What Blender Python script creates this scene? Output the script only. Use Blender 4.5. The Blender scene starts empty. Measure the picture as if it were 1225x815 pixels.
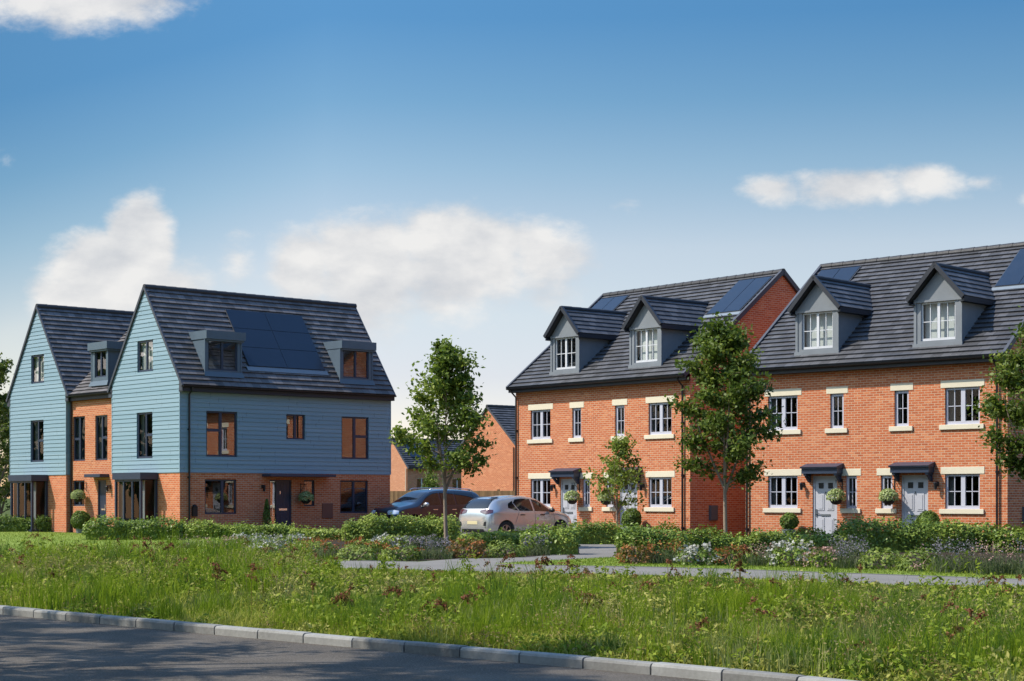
import bpy, bmesh, math, random
import numpy as np
from mathutils import Vector, Matrix
from mathutils.bvhtree import BVHTree
R = math.radians
random.seed(7)
RNG = np.random.default_rng(11)
sc = bpy.context.scene
col = sc.collection
# ------------------------------------------------------------------ camera
FPX, CX, HZ, EYE = 2046.0, 612.5, 595.0, 1.5
cam = bpy.data.cameras.new('camera')
cam.sensor_width = 36; cam.lens = FPX / 1225 * 36
cam.shift_y = (HZ - 407.5) / 1225
cam.clip_end = 6000
co = bpy.data.objects.new('camera', cam); col.objects.link(co)
co.location = (0, 0, EYE); co.rotation_euler = (R(90), 0, 0)
sc.camera = co
GZ = 0.05                                   # level of the ground behind the kerb (the road is 0)


def at(px, py, z=GZ):
    """a photograph pixel on the horizontal plane z -> real ground position"""
    Y = FPX * (EYE - z) / (py - HZ)
    return Vector(((px - CX) / FPX * Y, Y, z))


def atY(px, Y, z=GZ):
    return Vector(((px - CX) / FPX * Y, Y, z))


def hgt(py, Y):
    return EYE - (py - HZ) * Y / FPX


# ------------------------------------------------------------------ tagging
def tag(o, label=None, cat=None, group=None, kind=None):
    if label: o['label'] = label
    if cat: o['category'] = cat
    if group: o['group'] = group
    if kind: o['kind'] = kind
    return o


def empty(name, loc, rz=0.0):
    o = bpy.data.objects.new(name, None); col.objects.link(o)
    o.location = loc; o.rotation_euler = (0, 0, rz); o.empty_display_size = .2
    return o


# ------------------------------------------------------------------ mesh builder
class MB:
    def __init__(s):
        s.v = []; s.f = []; s.uv = []

    def face(s, *p, uv=None):
        i = len(s.v); s.v += [tuple(q) for q in p]; s.f.append(tuple(range(i, i + len(p))))
        s.uv.append(uv)

    def obox(s, o, a, b, c):
        o = Vector(o); a = Vector(a); b = Vector(b); c = Vector(c)
        P = [o, o + a, o + a + b, o + b, o + c, o + a + c, o + a + b + c, o + b + c]
        i = len(s.v); s.v += [tuple(p) for p in P]
        for q in ((0, 3, 2, 1), (4, 5, 6, 7), (0, 1, 5, 4), (1, 2, 6, 5), (2, 3, 7, 6), (3, 0, 4, 7)):
            s.f.append(tuple(i + k for k in q)); s.uv.append(None)

    def box(s, x0, x1, y0, y1, z0, z1):
        s.obox((x0, y0, z0), (x1 - x0, 0, 0), (0, y1 - y0, 0), (0, 0, z1 - z0))

    def bar(s, p, q, w, h, up=(0, 0, 1)):
        """box bar from p to q, w wide, h tall, centred on the line"""
        p = Vector(p); q = Vector(q); d = (q - p); t = d.normalized()
        sd = t.cross(Vector(up)).normalized(); u2 = sd.cross(t)
        s.obox(p - sd * w / 2 - u2 * h / 2, d, sd * w, u2 * h)

    def tube(s, pts, rad, n=8, cap=True):
        pts = [Vector(p) for p in pts]
        if not hasattr(rad, '__len__'): rad = [rad] * len(pts)
        rings = []; ref = None
        for i, p in enumerate(pts):
            t = (pts[min(i + 1, len(pts) - 1)] - pts[max(i - 1, 0)])
            t = t.normalized() if t.length > 1e-9 else Vector((0, 0, 1))
            if ref is None: ref = Vector((1, 0, 0)) if abs(t.x) < .8 else Vector((0, 1, 0))
            a = (ref - t * ref.dot(t)).normalized(); b = t.cross(a); ref = a
            i0 = len(s.v)
            s.v += [tuple(p + (a * math.cos(k * 2 * math.pi / n) + b * math.sin(k * 2 * math.pi / n)) * rad[i]) for k in range(n)]
            rings.append(i0)
        for r0, r1 in zip(rings, rings[1:]):
            for k in range(n):
                s.f.append((r0 + k, r0 + (k + 1) % n, r1 + (k + 1) % n, r1 + k)); s.uv.append(None)
        if cap:
            s.f.append(tuple(rings[0] + k for k in range(n))[::-1]); s.uv.append(None)
            s.f.append(tuple(rings[-1] + k for k in range(n))); s.uv.append(None)

    def lathe(s, c, prof, n=20, axis=(0, 0, 1)):
        c = Vector(c); ax = Vector(axis).normalized()
        a = ax.orthogonal().normalized(); b = ax.cross(a); rings = []
        for r, h in prof:
            rings.append(len(s.v))
            s.v += [tuple(c + ax * h + (a * math.cos(k * 2 * math.pi / n) + b * math.sin(k * 2 * math.pi / n)) * r) for k in range(n)]
        for r0, r1 in zip(rings, rings[1:]):
            for k in range(n):
                s.f.append((r0 + k, r0 + (k + 1) % n, r1 + (k + 1) % n, r1 + k)); s.uv.append(None)

    def build(s, name, mat, parent=None, smooth=False, bevel=0):
        me = bpy.data.meshes.new(name); me.from_pydata(s.v, [], s.f)
        if any(u is not None for u in s.uv):
            ul = me.uv_layers.new(name='UVMap'); k = 0; arr = []
            for f, u in zip(s.f, s.uv):
                arr += [c for q in (u if u is not None else [(0, 0)] * len(f)) for c in q]
            ul.data.foreach_set('uv', arr)
        if mat: me.materials.append(mat)
        if smooth: me.polygons.foreach_set('use_smooth', [True] * len(me.polygons))
        me.update()
        o = bpy.data.objects.new(name, me); col.objects.link(o)
        if parent: o.parent = parent
        if bevel:
            m = o.modifiers.new('bevel', 'BEVEL'); m.width = bevel; m.segments = 2; m.limit_method = 'ANGLE'
        return o


def mesh_np(name, V, quads=None, tris=None, mat=None, parent=None, smooth=False):
    me = bpy.data.meshes.new(name)
    nq = 0 if quads is None else len(quads); nt = 0 if tris is None else len(tris)
    me.vertices.add(len(V)); me.vertices.foreach_set('co', np.ascontiguousarray(V, dtype=np.float32).ravel())
    loops = np.concatenate([q.ravel() for q in (quads, tris) if q is not None]).astype(np.int32)
    me.loops.add(len(loops)); me.loops.foreach_set('vertex_index', loops)
    st = np.concatenate([np.arange(nq) * 4, nq * 4 + np.arange(nt) * 3]).astype(np.int32)
    me.polygons.add(nq + nt); me.polygons.foreach_set('loop_start', st)
    try:
        me.polygons.foreach_set('loop_total', np.concatenate([np.full(nq, 4), np.full(nt, 3)]).astype(np.int32))
    except Exception:
        pass
    if smooth: me.polygons.foreach_set('use_smooth', np.ones(nq + nt, dtype=bool))
    me.update(calc_edges=True); me.validate()
    if mat: me.materials.append(mat)
    o = bpy.data.objects.new(name, me); col.objects.link(o)
    if parent: o.parent = parent
    return o


# ------------------------------------------------------------------ materials
class NT:
    def __init__(s, name):
        s.m = bpy.data.materials.new(name); s.m.use_nodes = True
        s.t = s.m.node_tree; s.t.nodes.clear()
        s.out = s.t.nodes.new('ShaderNodeOutputMaterial')

    def n(s, typ, **kw):
        nd = s.t.nodes.new('ShaderNode' + typ)
        for k, v in kw.items():
            if k.startswith('_'): setattr(nd, k[1:], v)
            else:
                key = int(k[1:]) if k[0] == 'i' and k[1:].isdigit() else k.replace('_', ' ')
                s.set(nd.inputs[key], v)
        return nd

    def set(s, inp, v):
        if hasattr(v, 'is_output'): s.t.links.new(v, inp)
        elif isinstance(v, bpy.types.Node): s.t.links.new(v.outputs[0], inp)
        else: inp.default_value = v

    def mix(s, f, a, b, mode='MIX'):
        nd = s.t.nodes.new('ShaderNodeMix'); nd.data_type = 'RGBA'; nd.blend_type = mode
        s.set(nd.inputs[0], f); s.set(nd.inputs[6], a); s.set(nd.inputs[7], b)
        return nd.outputs[2]

    def ramp(s, f, stops):
        nd = s.t.nodes.new('ShaderNodeValToRGB'); s.set(nd.inputs[0], f)
        e = nd.color_ramp.elements
        while len(e) < len(stops): e.new(.5)
        for x, (p, c) in zip(e, stops): x.position = p; x.color = (*c, 1) if len(c) == 3 else c
        return nd.outputs[0]

    def math(s, op, a, b=0.0, c=None, clamp=False):
        nd = s.t.nodes.new('ShaderNodeMath'); nd.operation = op; nd.use_clamp = clamp
        s.set(nd.inputs[0], a); s.set(nd.inputs[1], b)
        if c is not None: s.set(nd.inputs[2], c)
        return nd.outputs[0]

    def noise(s, vec, scale, detail=3, rough=.55):
        nd = s.t.nodes.new('ShaderNodeTexNoise'); s.set(nd.inputs['Vector'], vec)
        nd.inputs['Scale'].default_value = scale; nd.inputs['Detail'].default_value = detail
        nd.inputs['Roughness'].default_value = rough
        return nd.outputs[0]

    def obj(s):
        return s.t.nodes.new('ShaderNodeTexCoord').outputs['Object']

    def uvc(s):
        return s.t.nodes.new('ShaderNodeTexCoord').outputs['UV']

    def bump(s, h, strength=.3, dist=.01):
        nd = s.t.nodes.new('ShaderNodeBump'); s.set(nd.inputs['Height'], h)
        nd.inputs['Strength'].default_value = strength; nd.inputs['Distance'].default_value = dist
        return nd.outputs[0]

    def pbr(s, color, rough=.6, metal=0., normal=None, spec=.5, coat=0.):
        b = s.t.nodes.new('ShaderNodeBsdfPrincipled')
        s.set(b.inputs['Base Color'], (*color, 1) if isinstance(color, tuple) and len(color) == 3 else color)
        s.set(b.inputs['Roughness'], rough); s.set(b.inputs['Metallic'], metal)
        b.inputs['Specular IOR Level'].default_value = spec
        b.inputs['Coat Weight'].default_value = coat; b.inputs['Coat Roughness'].default_value = .04
        if normal is not None: s.set(b.inputs['Normal'], normal)
        s.t.links.new(b.outputs[0], s.out.inputs[0]); return b


def c3(r, g, b): return (r, g, b, 1)


def paint(name, c, rough=.5, var=.12, metal=0., spec=.4, scale=3., coat=0.):
    t = NT(name); o = t.obj(); f = t.noise(o, scale, 4)
    cc = t.mix(f, c3(*[x * (1 - var) for x in c]), c3(*[x * (1 + var) for x in c]))
    t.pbr(cc, t.math('MULTIPLY_ADD', f, .15, rough - .07), metal, None, spec, coat); return t.m


def brick_mat(name, c1, c2, c3_, mortar):
    t = NT(name); o = t.obj()
    x = t.n('SeparateXYZ', Vector=o)
    v = t.n('CombineXYZ', X=t.math('ADD', x.outputs[0], x.outputs[1]), Y=x.outputs[2])
    b = t.t.nodes.new('ShaderNodeTexBrick')
    t.set(b.inputs['Vector'], v)
    for k, q in (('Color1', c3(0, 0, 0)), ('Color2', c3(1, 1, 1)), ('Mortar', c3(.5, .5, .5)), ('Scale', 1.), ('Mortar Size', .0085),
                 ('Mortar Smooth', .2), ('Bias', 0.), ('Brick Width', .225), ('Row Height', .075)): b.inputs[k].default_value = q
    big = t.noise(o, .9, 3); fine = t.noise(o, 9, 2)
    f = t.math('ADD', t.math('MULTIPLY', b.outputs[0], .75), t.math('MULTIPLY', fine, .35), clamp=True)
    cc = t.ramp(f, [(.08, c3_), (.3, c1), (.62, c1), (.95, c2)])
    cc = t.mix(t.math('MULTIPLY', big, .35), cc, c3(*[q * .8 for q in c1]))
    cc = t.mix(b.outputs[1], cc, c3(*mortar))
    h = t.math('SUBTRACT', t.math('MULTIPLY', fine, .3), b.outputs[1])
    t.pbr(cc, .85, 0, t.bump(h, .5, .008), .25); return t.m


def tile_mat(name, c):
    t = NT(name); u = t.uvc()
    b = t.t.nodes.new('ShaderNodeTexBrick'); t.set(b.inputs['Vector'], u)
    for k, q in (('Color1', c3(0, 0, 0)), ('Color2', c3(1, 1, 1)), ('Mortar', c3(.3, .3, .3)), ('Scale', 1.), ('Mortar Size', .008),
                 ('Mortar Smooth', .3), ('Bias', 0.), ('Brick Width', .33), ('Row Height', .30)): b.inputs[k].default_value = q
    nz = t.noise(t.obj(), 1.4, 5, .65); st = t.noise(t.obj(), 14, 3)
    f = t.math('ADD', t.math('MULTIPLY', b.outputs[0], .5), t.math('MULTIPLY', nz, .5))
    cc = t.ramp(f, [(.15, tuple(x * .55 for x in c)), (.5, c), (.85, tuple(x * 1.6 for x in c))])
    cc = t.mix(t.math('MULTIPLY', b.outputs[1], .75), cc, c3(.012, .012, .015))
    t.pbr(cc, t.math('MULTIPLY_ADD', st, .2, .5), 0, t.bump(t.math('SUBTRACT', t.math('MULTIPLY', st, .4), b.outputs[1]), .5, .01), .4); return t.m


def glass_mat(name, base, gain=1.0, rough=0.0, tint=(.85, .9, .9)):
    t = NT(name); lw = t.t.nodes.new('ShaderNodeFresnel'); t.set(lw.inputs['IOR'], t.math('MULTIPLY_ADD', t.t.nodes.new('ShaderNodeNewGeometry').outputs['Backfacing'], 1 / 1.5 - 1.5, 1.5))
    f = t.math('ADD', t.math('MULTIPLY', lw.outputs[0], gain), base, clamp=True)
    tr = t.n('BsdfTransparent', Color=c3(*tint)); gl = t.n('BsdfGlossy', Color=c3(.95, .96, 1), Roughness=rough)
    g = t.t.nodes.new('ShaderNodeNewGeometry')
    nz = t.noise(g.outputs['Position'], .8, 1)
    t.set(gl.inputs['Normal'], t.bump(nz, .25, .004))
    mx = t.t.nodes.new('ShaderNodeMixShader'); t.set(mx.inputs[0], f); t.t.links.new(tr.outputs[0], mx.inputs[1]); t.t.links.new(gl.outputs[0], mx.inputs[2])
    t.t.links.new(mx.outputs[0], t.out.inputs[0]); return t.m


def leaf_mat(name, cols, trans=.35, rough=.5, spec=.22, nscale=.8):
    """cols: list of leaf colours picked per leaf, drifting a little from clump to clump"""
    t = NT(name); g = t.t.nodes.new('ShaderNodeNewGeometry')
    r = g.outputs['Random Per Island']; nz = t.noise(g.outputs['Position'], nscale, 2)
    f = t.math('ADD', t.math('MULTIPLY', r, .62), t.math('MULTIPLY_ADD', nz, .9, -.26), clamp=True)
    n = len(cols); cc = t.ramp(f, [(i / max(1, n - 1), c) for i, c in enumerate(cols)])
    b = t.pbr(cc, rough, 0, None, spec)
    tl = t.n('BsdfTranslucent', Color=t.mix(.5, cc, c3(.16, .24, .02)))
    mx = t.t.nodes.new('ShaderNodeMixShader'); mx.inputs[0].default_value = trans
    t.t.links.new(b.outputs[0], mx.inputs[1]); t.t.links.new(tl.outputs[0], mx.inputs[2]); t.t.links.new(mx.outputs[0], t.out.inputs[0])
    return t.m


M = {}
M['brick'] = brick_mat('red_brick', (.475, .128, .047), (.60, .225, .098), (.30, .075, .030), (.53, .39, .265))
M['brick_l'] = brick_mat('deep_red_brick', (.54, .138, .050), (.66, .225, .10), (.33, .08, .035), (.53, .39, .27))
M['brick_far'] = brick_mat('pale_orange_brick', (.50, .19, .09), (.60, .27, .15), (.36, .13, .065), (.45, .34, .25))
M['tile'] = tile_mat('grey_roof_tile', (.060, .060, .066))
M['tile_l'] = tile_mat('slate_roof_tile', (.100, .092, .092))
M['stone'] = paint('cream_stone', (.64, .57, .43), .8, .08, scale=6)
M['navy'] = paint('navy_joinery', (.028, .040, .070), .4, .15)
M['navy_door'] = paint('navy_door_paint', (.020, .032, .060), .35, .12)
M['pframe'] = paint('pale_grey_joinery', (.46, .46, .52), .4, .05)
M['wframe'] = paint('white_joinery', (.58, .58, .60), .4, .05)
M['pdoor'] = paint('grey_door_paint', (.42, .42, .455), .4, .05)
M['lead'] = paint('dormer_lead', (.178, .192, .210), .5, .16, scale=2.2)
M['lead_l'] = paint('dormer_lead_blue', (.085, .118, .15), .5, .16, scale=2.2)
M['black'] = paint('black_plastic', (.012, .012, .015), .35, .1)
M['fascia'] = paint('dark_fascia', (.020, .022, .030), .5, .15)
M['verge'] = paint('verge_trim', (.050, .054, .068), .55, .15)
M['chrome'] = paint('polished_metal', (.7, .7, .7), .25, .05, 1.)
M['glass'] = glass_mat('window_glass', .0, .55)
M['glass_l'] = glass_mat('reflective_window_glass', .20)
M['glass_g'] = glass_mat('ground_floor_glass', .085)
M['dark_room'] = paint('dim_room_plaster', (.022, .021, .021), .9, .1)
M['curtain'] = paint('curtain_cloth', (.15, .145, .135), .9, .1)
M['bay_curtain'] = paint('grey_curtain_cloth', (.34, .34, .35), .9, .1)
M['dark_curtain'] = paint('dark_grey_curtain', (.06, .06, .065), .9, .1)
M['blind'] = paint('white_blind', (.55, .54, .52), .9, .05)
M['panel'] = paint('solar_glass', (.010, .019, .038), .34, .2, spec=.32, coat=.05)
M['panel_edge'] = paint('solar_edge', (.06, .065, .075), .4, .1)
M['flash'] = paint('lead_flashing', (.17, .20, .23), .5, .12)
M['meter'] = paint('grey_meter_box', (.10, .11, .12), .5, .1)
M['meter_red'] = paint('brown_meter_box', (.20, .075, .05), .6, .1)
M['zinc'] = paint('planter_zinc', (.16, .18, .20), .5, .15)
M['bowl'] = paint('basket_liner', (.03, .028, .024), .9, .2)


def siding_mat():
    t = NT('blue_cladding'); o = t.obj(); s = t.n('SeparateXYZ', Vector=o)
    rowid = t.math('FLOOR', t.math('DIVIDE', s.outputs[2], .165))
    wn = t.t.nodes.new('ShaderNodeTexWhiteNoise'); wn.noise_dimensions = '1D'; t.set(wn.inputs['W'], rowid)
    st = t.n('CombineXYZ', X=t.math('MULTIPLY', t.math('ADD', s.outputs[0], s.outputs[1]), .5), Y=t.math('MULTIPLY', s.outputs[2], 14.))
    g = t.noise(st, 3, 4, .6)
    f = t.math('ADD', t.math('MULTIPLY', wn.outputs[0], .45), t.math('MULTIPLY', g, .55))
    jn = t.math('LESS_THAN', t.math('FRACT', t.math('ADD', t.math('DIVIDE', t.math('ADD', s.outputs[0], s.outputs[1]), 3.6), wn.outputs[0])), .0045)
    cc = t.ramp(f, [(.1, (.170, .262, .312)), (.5, (.212, .306, .358)), (.9, (.252, .346, .400))])
    cc = t.mix(t.math('MULTIPLY', jn, .7), cc, c3(.06, .08, .09))
    t.pbr(cc, .6, 0, t.bump(g, .15, .004), .3); return t.m


M['siding'] = siding_mat()


def ground_mats():
    t = NT('road_asphalt'); g = t.t.nodes.new('ShaderNodeNewGeometry').outputs['Position']
    a = t.noise(g, 42, 5, .8); b = t.noise(g, 1.1, 4); d = t.noise(g, 48, 2, .85)
    f = t.math('ADD', t.math('MULTIPLY', a, .55), t.math('MULTIPLY', b, .45))
    cc = t.ramp(f, [(.3, (.050, .042, .034)), (.5, (.085, .073, .060)), (.72, (.165, .145, .122))])
    cc = t.mix(t.math('MULTIPLY_ADD', d, 3.5, -1.75, clamp=True), cc, c3(.25, .225, .195))
    t.pbr(cc, .95, 0, t.bump(a, 1., .012), .12); M['asphalt'] = t.m
    t = NT('path_asphalt'); g = t.t.nodes.new('ShaderNodeNewGeometry').outputs['Position']
    a = t.noise(g, 40, 4, .7); b = t.noise(g, .7, 4)
    f = t.math('ADD', t.math('MULTIPLY', a, .5), t.math('MULTIPLY', b, .5))
    t.pbr(t.ramp(f, [(.3, (.138, .128, .116)), (.7, (.215, .20, .182))]), .95, 0, t.bump(a, .4, .005), .12); M['path'] = t.m
    t = NT('concrete_kerb_stone'); g = t.t.nodes.new('ShaderNodeNewGeometry').outputs['Position']
    a = t.noise(g, 26, 5, .7); b = t.noise(g, 2.2, 4); isl = t.t.nodes.new('ShaderNodeNewGeometry').outputs['Random Per Island']
    f = t.math('ADD', t.math('ADD', t.math('MULTIPLY', a, .4), t.math('MULTIPLY', b, .4)), t.math('MULTIPLY', isl, .3))
    t.pbr(t.ramp(f, [(.2, (.085, .082, .073)), (.5, (.19, .184, .168)), (.9, (.35, .342, .315))]), .85, 0, t.bump(a, .4, .006), .3); M['kerb'] = t.m
    t = NT('verge_soil'); g = t.t.nodes.new('ShaderNodeNewGeometry').outputs['Position']
    a = t.noise(g, 5, 5, .7); b = t.noise(g, .25, 3)
    t.pbr(t.ramp(t.math('ADD', t.math('MULTIPLY', a, .5), t.math('MULTIPLY', b, .5)), [(.25, (.035, .045, .012)), (.5, (.06, .08, .018)), (.75, (.09, .115, .028))]), .95, 0, t.bump(a, .6, .03), .1); M['soil'] = t.m
    t = NT('mown_lawn'); g = t.t.nodes.new('ShaderNodeNewGeometry').outputs['Position']
    a = t.noise(g, 30, 4, .7); b = t.noise(g, .5, 4)
    t.pbr(t.ramp(t.math('ADD', t.math('MULTIPLY', a, .45), t.math('MULTIPLY', b, .55)), [(.3, (.12, .17, .025)), (.5, (.17, .225, .04)), (.72, (.24, .28, .07))]), .95, 0, t.bump(a, .8, .02), .1); M['lawn'] = t.m
    t = NT('bed_mulch'); g = t.t.nodes.new('ShaderNodeNewGeometry').outputs['Position']
    a = t.noise(g, 18, 5, .75)
    t.pbr(t.ramp(a, [(.3, (.018, .013, .009)), (.7, (.06, .043, .03))]), .95, 0, t.bump(a, .8, .02), .1); M['mulch'] = t.m


ground_mats()
M['bark'] = paint('pale_bark', (.26, .19, .135), .85, .3, scale=9)
M['leaf_tree'] = leaf_mat('tree_leaf', [(0.055, 0.089, 0.018), (0.117, 0.172, 0.026), (0.204, 0.260, 0.044), (0.390, 0.415, 0.091)], .38)
M['leaf_tree2'] = leaf_mat('tree_leaf_deep', [(0.035, 0.059, 0.012), (0.069, 0.109, 0.018), (0.129, 0.174, 0.031), (0.259, 0.289, 0.061)], .33)
M['leaf_young'] = leaf_mat('young_tree_leaf', [(0.097, 0.138, 0.020), (0.193, 0.244, 0.041), (0.333, 0.374, 0.086)], .4)
M['leaf_far'] = leaf_mat('distant_leaf', [(0.046, 0.072, 0.016), (0.104, 0.137, 0.029), (0.195, 0.215, 0.052)], .3, nscale=.4)
M['leaf_hedge'] = leaf_mat('hedge_leaf', [(0.054, 0.089, 0.020), (0.122, 0.184, 0.031), (0.226, 0.299, 0.048), (0.422, 0.469, 0.085)], .25, .4)
M['leaf_hedge_l'] = leaf_mat('light_hedge_leaf', [(0.076, 0.116, 0.021), (0.164, 0.230, 0.034), (0.284, 0.350, 0.058), (0.456, 0.499, 0.107)], .3, .45)
M['leaf_lime'] = leaf_mat('lime_shrub_leaf', [(0.044, 0.072, 0.013), (0.121, 0.165, 0.028), (0.220, 0.275, 0.050), (0.330, 0.363, 0.099)], .3)
M['leaf_rust'] = leaf_mat('russet_shrub_leaf', [(.045, .055, .012), (.10, .075, .018), (.20, .085, .025), (.26, .16, .05)], .3)
M['leaf_box'] = leaf_mat('clipped_box_leaf', [(0.055, 0.091, 0.019), (0.127, 0.193, 0.031), (0.218, 0.280, 0.054)], .25)
M['leaf_basket'] = leaf_mat('basket_leaf', [(0.156, 0.208, 0.052), (0.351, 0.416, 0.156), (0.624, 0.650, 0.364)], .3, .6, .1)
M['leaf_pale'] = leaf_mat('grey_green_blade', [(0.138, 0.167, 0.051), (0.248, 0.268, 0.083), (0.372, 0.376, 0.140)], .3, .7, .08)
M['grass'] = leaf_mat('meadow_blade', [(0.057, 0.103, 0.007), (0.121, 0.190, 0.011), (0.196, 0.265, 0.018), (0.299, 0.322, 0.052)], .42, .75, .06, .35)
M['grass_deep'] = leaf_mat('deep_green_blade', [(0.031, 0.072, 0.012), (0.070, 0.132, 0.017), (0.122, 0.202, 0.029), (0.216, 0.274, 0.058)], .36, .7, .1, .35)
M['grass_fresh'] = leaf_mat('fresh_green_blade', [(0.075, 0.129, 0.006), (0.161, 0.241, 0.011), (0.248, 0.326, 0.019), (0.347, 0.371, 0.042)], .45, .75, .06, .35)
M['turf'] = leaf_mat('turf_blade', [(0.148, 0.158, 0.024), (0.281, 0.293, 0.044), (0.428, 0.414, 0.080), (0.591, 0.540, 0.189)], .38, .75, .06, .5)
M['straw'] = leaf_mat('dry_stem', [(.20, .16, .055), (.33, .27, .11), (.44, .38, .19)], .3, .7, .08)
M['herb_green'] = leaf_mat('weed_leaf', [(0.072, 0.113, 0.012), (0.160, 0.227, 0.019), (0.273, 0.325, 0.035), (0.416, 0.425, 0.081)], .35, .6, .12, .6)
M['herb_olive'] = leaf_mat('olive_weed_leaf', [(0.115, 0.127, 0.028), (0.244, 0.247, 0.053), (0.381, 0.360, 0.097), (0.518, 0.480, 0.179)], .3, .65, .1, .6)
M['herb_brown'] = leaf_mat('browned_weed', [(.10, .065, .025), (.20, .135, .05), (.30, .22, .09), (.36, .29, .15)], .3, .7, .08, .6)
M['lawnb'] = leaf_mat('lawn_blade', [(.13, .18, .018), (.20, .26, .035), (.28, .33, .07)], .4, .7, .08, .3)
M['dock'] = leaf_mat('dock_seed', [(.07, .025, .016), (.15, .045, .028), (.24, .085, .05), (.30, .15, .09)], .25, .7, .08)
M['white_fl'] = leaf_mat('white_petal', [(0.246, 0.231, 0.196), (0.390, 0.376, 0.332), (0.506, 0.491, 0.455)], .2, .7, .05)
M['pink_fl'] = leaf_mat('pink_petal', [(.26, .14, .12), (.44, .27, .23), (.58, .42, .36)], .2, .6, .1)
M['leaf_lav'] = leaf_mat('lavender_leaf', [(.05, .068, .032), (.095, .115, .058), (.16, .175, .10)], .3, .7, .08)
M['lilac_fl'] = leaf_mat('lilac_petal', [(.11, .095, .115), (.20, .175, .21), (.31, .285, .33)], .2, .7, .05)
M['orange_fl'] = leaf_mat('orange_petal', [(.20, .06, .025), (.38, .12, .04), (.50, .24, .10)], .2, .6, .1)


# ------------------------------------------------------------------ building kit (house-local metres)
class PL:
    """a wall plane: u runs along the wall, d out of it, z up"""
    def __init__(s, o, a, n): s.o = Vector((*o, 0)); s.a = Vector((*a, 0)); s.n = Vector((*n, 0))
    def P(s, u, d, z): return s.o + s.a * u + s.n * d + Vector((0, 0, z))
    def box(s, mb, u0, u1, d0, d1, z0, z1):
        mb.obox(s.P(u0, d0, z0), s.a * (u1 - u0), s.n * (d1 - d0), (0, 0, z1 - z0))


def wall(mb, pl, u0, u1, z0, z1, ops=(), rev=.14, d=0.):
    us = sorted({u0, u1, *[q for o in ops for q in o[:2] if u0 < q < u1]})
    zs = sorted({z0, z1, *[q for o in ops for q in o[2:4] if z0 < q < z1]})
    for a, b in zip(us, us[1:]):
        for c, e in zip(zs, zs[1:]):
            um, zm = (a + b) / 2, (c + e) / 2
            if any(o[0] < um < o[1] and o[2] < zm < o[3] for o in ops): continue
            mb.face(pl.P(a, d, c), pl.P(b, d, c), pl.P(b, d, e), pl.P(a, d, e))
    for o in ops: reveal(mb, pl, o, d, rev)


def reveal(mb, pl, o, d, rev):
    a, b, c, e = o[:4]; q = d - rev
    mb.face(pl.P(a, d, c), pl.P(a, q, c), pl.P(a, q, e), pl.P(a, d, e))
    mb.face(pl.P(b, d, c), pl.P(b, d, e), pl.P(b, q, e), pl.P(b, q, c))
    mb.face(pl.P(a, d, c), pl.P(b, d, c), pl.P(b, q, c), pl.P(a, q, c))
    mb.face(pl.P(a, d, e), pl.P(a, q, e), pl.P(b, q, e), pl.P(b, d, e))


def siding(mb, pl, ul, ur, z0, z1, ops=(), h=.165, t=.02, base=.01):
    """overlapping boards; ul(z), ur(z) give the wall's ends"""
    n = int((z1 - z0) / h) + 1
    for i in range(n):
        a = z0 + i * h; b = min(a + h, z1)
        if b - a < .005: continue
        br = sorted({a, b, *[q for o in ops for q in o[2:4] if a < q < b]})
        for j, (c, e) in enumerate(zip(br, br[1:])):
            zm = (c + e) / 2
            dc = base + t * (1 - (c - a) / h); de = base + t * (1 - (e - a) / h)
            seg = [[None, None]]
            cuts = sorted([(o[0], o[1]) for o in ops if o[2] < zm < o[3]])
            edges = [None] + [q for k in cuts for q in k] + [None]
            for k in range(0, len(edges), 2):
                l, r = edges[k], edges[k + 1]
                lc, le = (ul(c), ul(e)) if l is None else (l, l)
                rc, re = (ur(c), ur(e)) if r is None else (r, r)
                if rc <= lc: continue
                re = max(re, le)
                mb.face(pl.P(lc, dc, c), pl.P(rc, dc, c), pl.P(re, de, e), pl.P(le, de, e))
                if j == 0: mb.face(pl.P(lc, base, c), pl.P(rc, base, c), pl.P(rc, dc, c), pl.P(lc, dc, c))
    for o in ops: reveal(mb, pl, o, base + t * .7, .14)


def roof_slope(mb, A, B, C, course=.255, lip=.055, thick=.06):
    """tiled slope: A-B the eaves line, C the point up the slope above A"""
    A = Vector(A); B = Vector(B); C = Vector(C)
    e = B - A; up = (C - A); L = up.length; up.normalize()
    ed = e.normalized(); nr = ed.cross(up)
    if nr.z < 0: nr = -nr
    n = max(1, round(L / course)); k = L / n; W = e.length
    prof = [(0, -thick)]
    for i in range(n):
        prof += [(i * k, .0 if i else -.0), (i * k, lip), ((i + 1) * k, .004)]
    P = [(A + up * s + nr * h, s, h) for s, h in prof]
    for (p, s0, h0), (q, s1, h1) in zip(P, P[1:]):
        ss0, ss1 = s0 * .3 / k, s1 * .3 / k
        if s1 == s0: ss0 += .02; ss1 += .02
        elif h1 < h0: ss0 += .012; ss1 -= .012
        mb.face(p, p + e, q + e, q, uv=[(0, ss0), (W, ss0), (W, ss1), (0, ss1)])
    a = A - nr * thick; t = A + up * L - nr * thick
    mb.face(a, t, t + e, a + e, uv=[(0, .1)] * 4)
    for off in (Vector((0, 0, 0)), e):          # closed verges
        pts = [p + off for p, _, _ in P] + [t + off]
        for p1, p2 in zip(pts[:-1], pts[1:]):
            pass
        mb.face(*pts, uv=[(.1, .1)] * len(pts))
    return nr


def ridge_tiles(mb, p, q, r=.13, step=.45):
    p = Vector(p); q = Vector(q); L = (q - p).length; n = max(1, round(L / step)); d = (q - p) / n
    for i in range(n):
        mb.tube([p + d * i, p + d * (i + 1.06)], [r * .9, r], 10)


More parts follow.
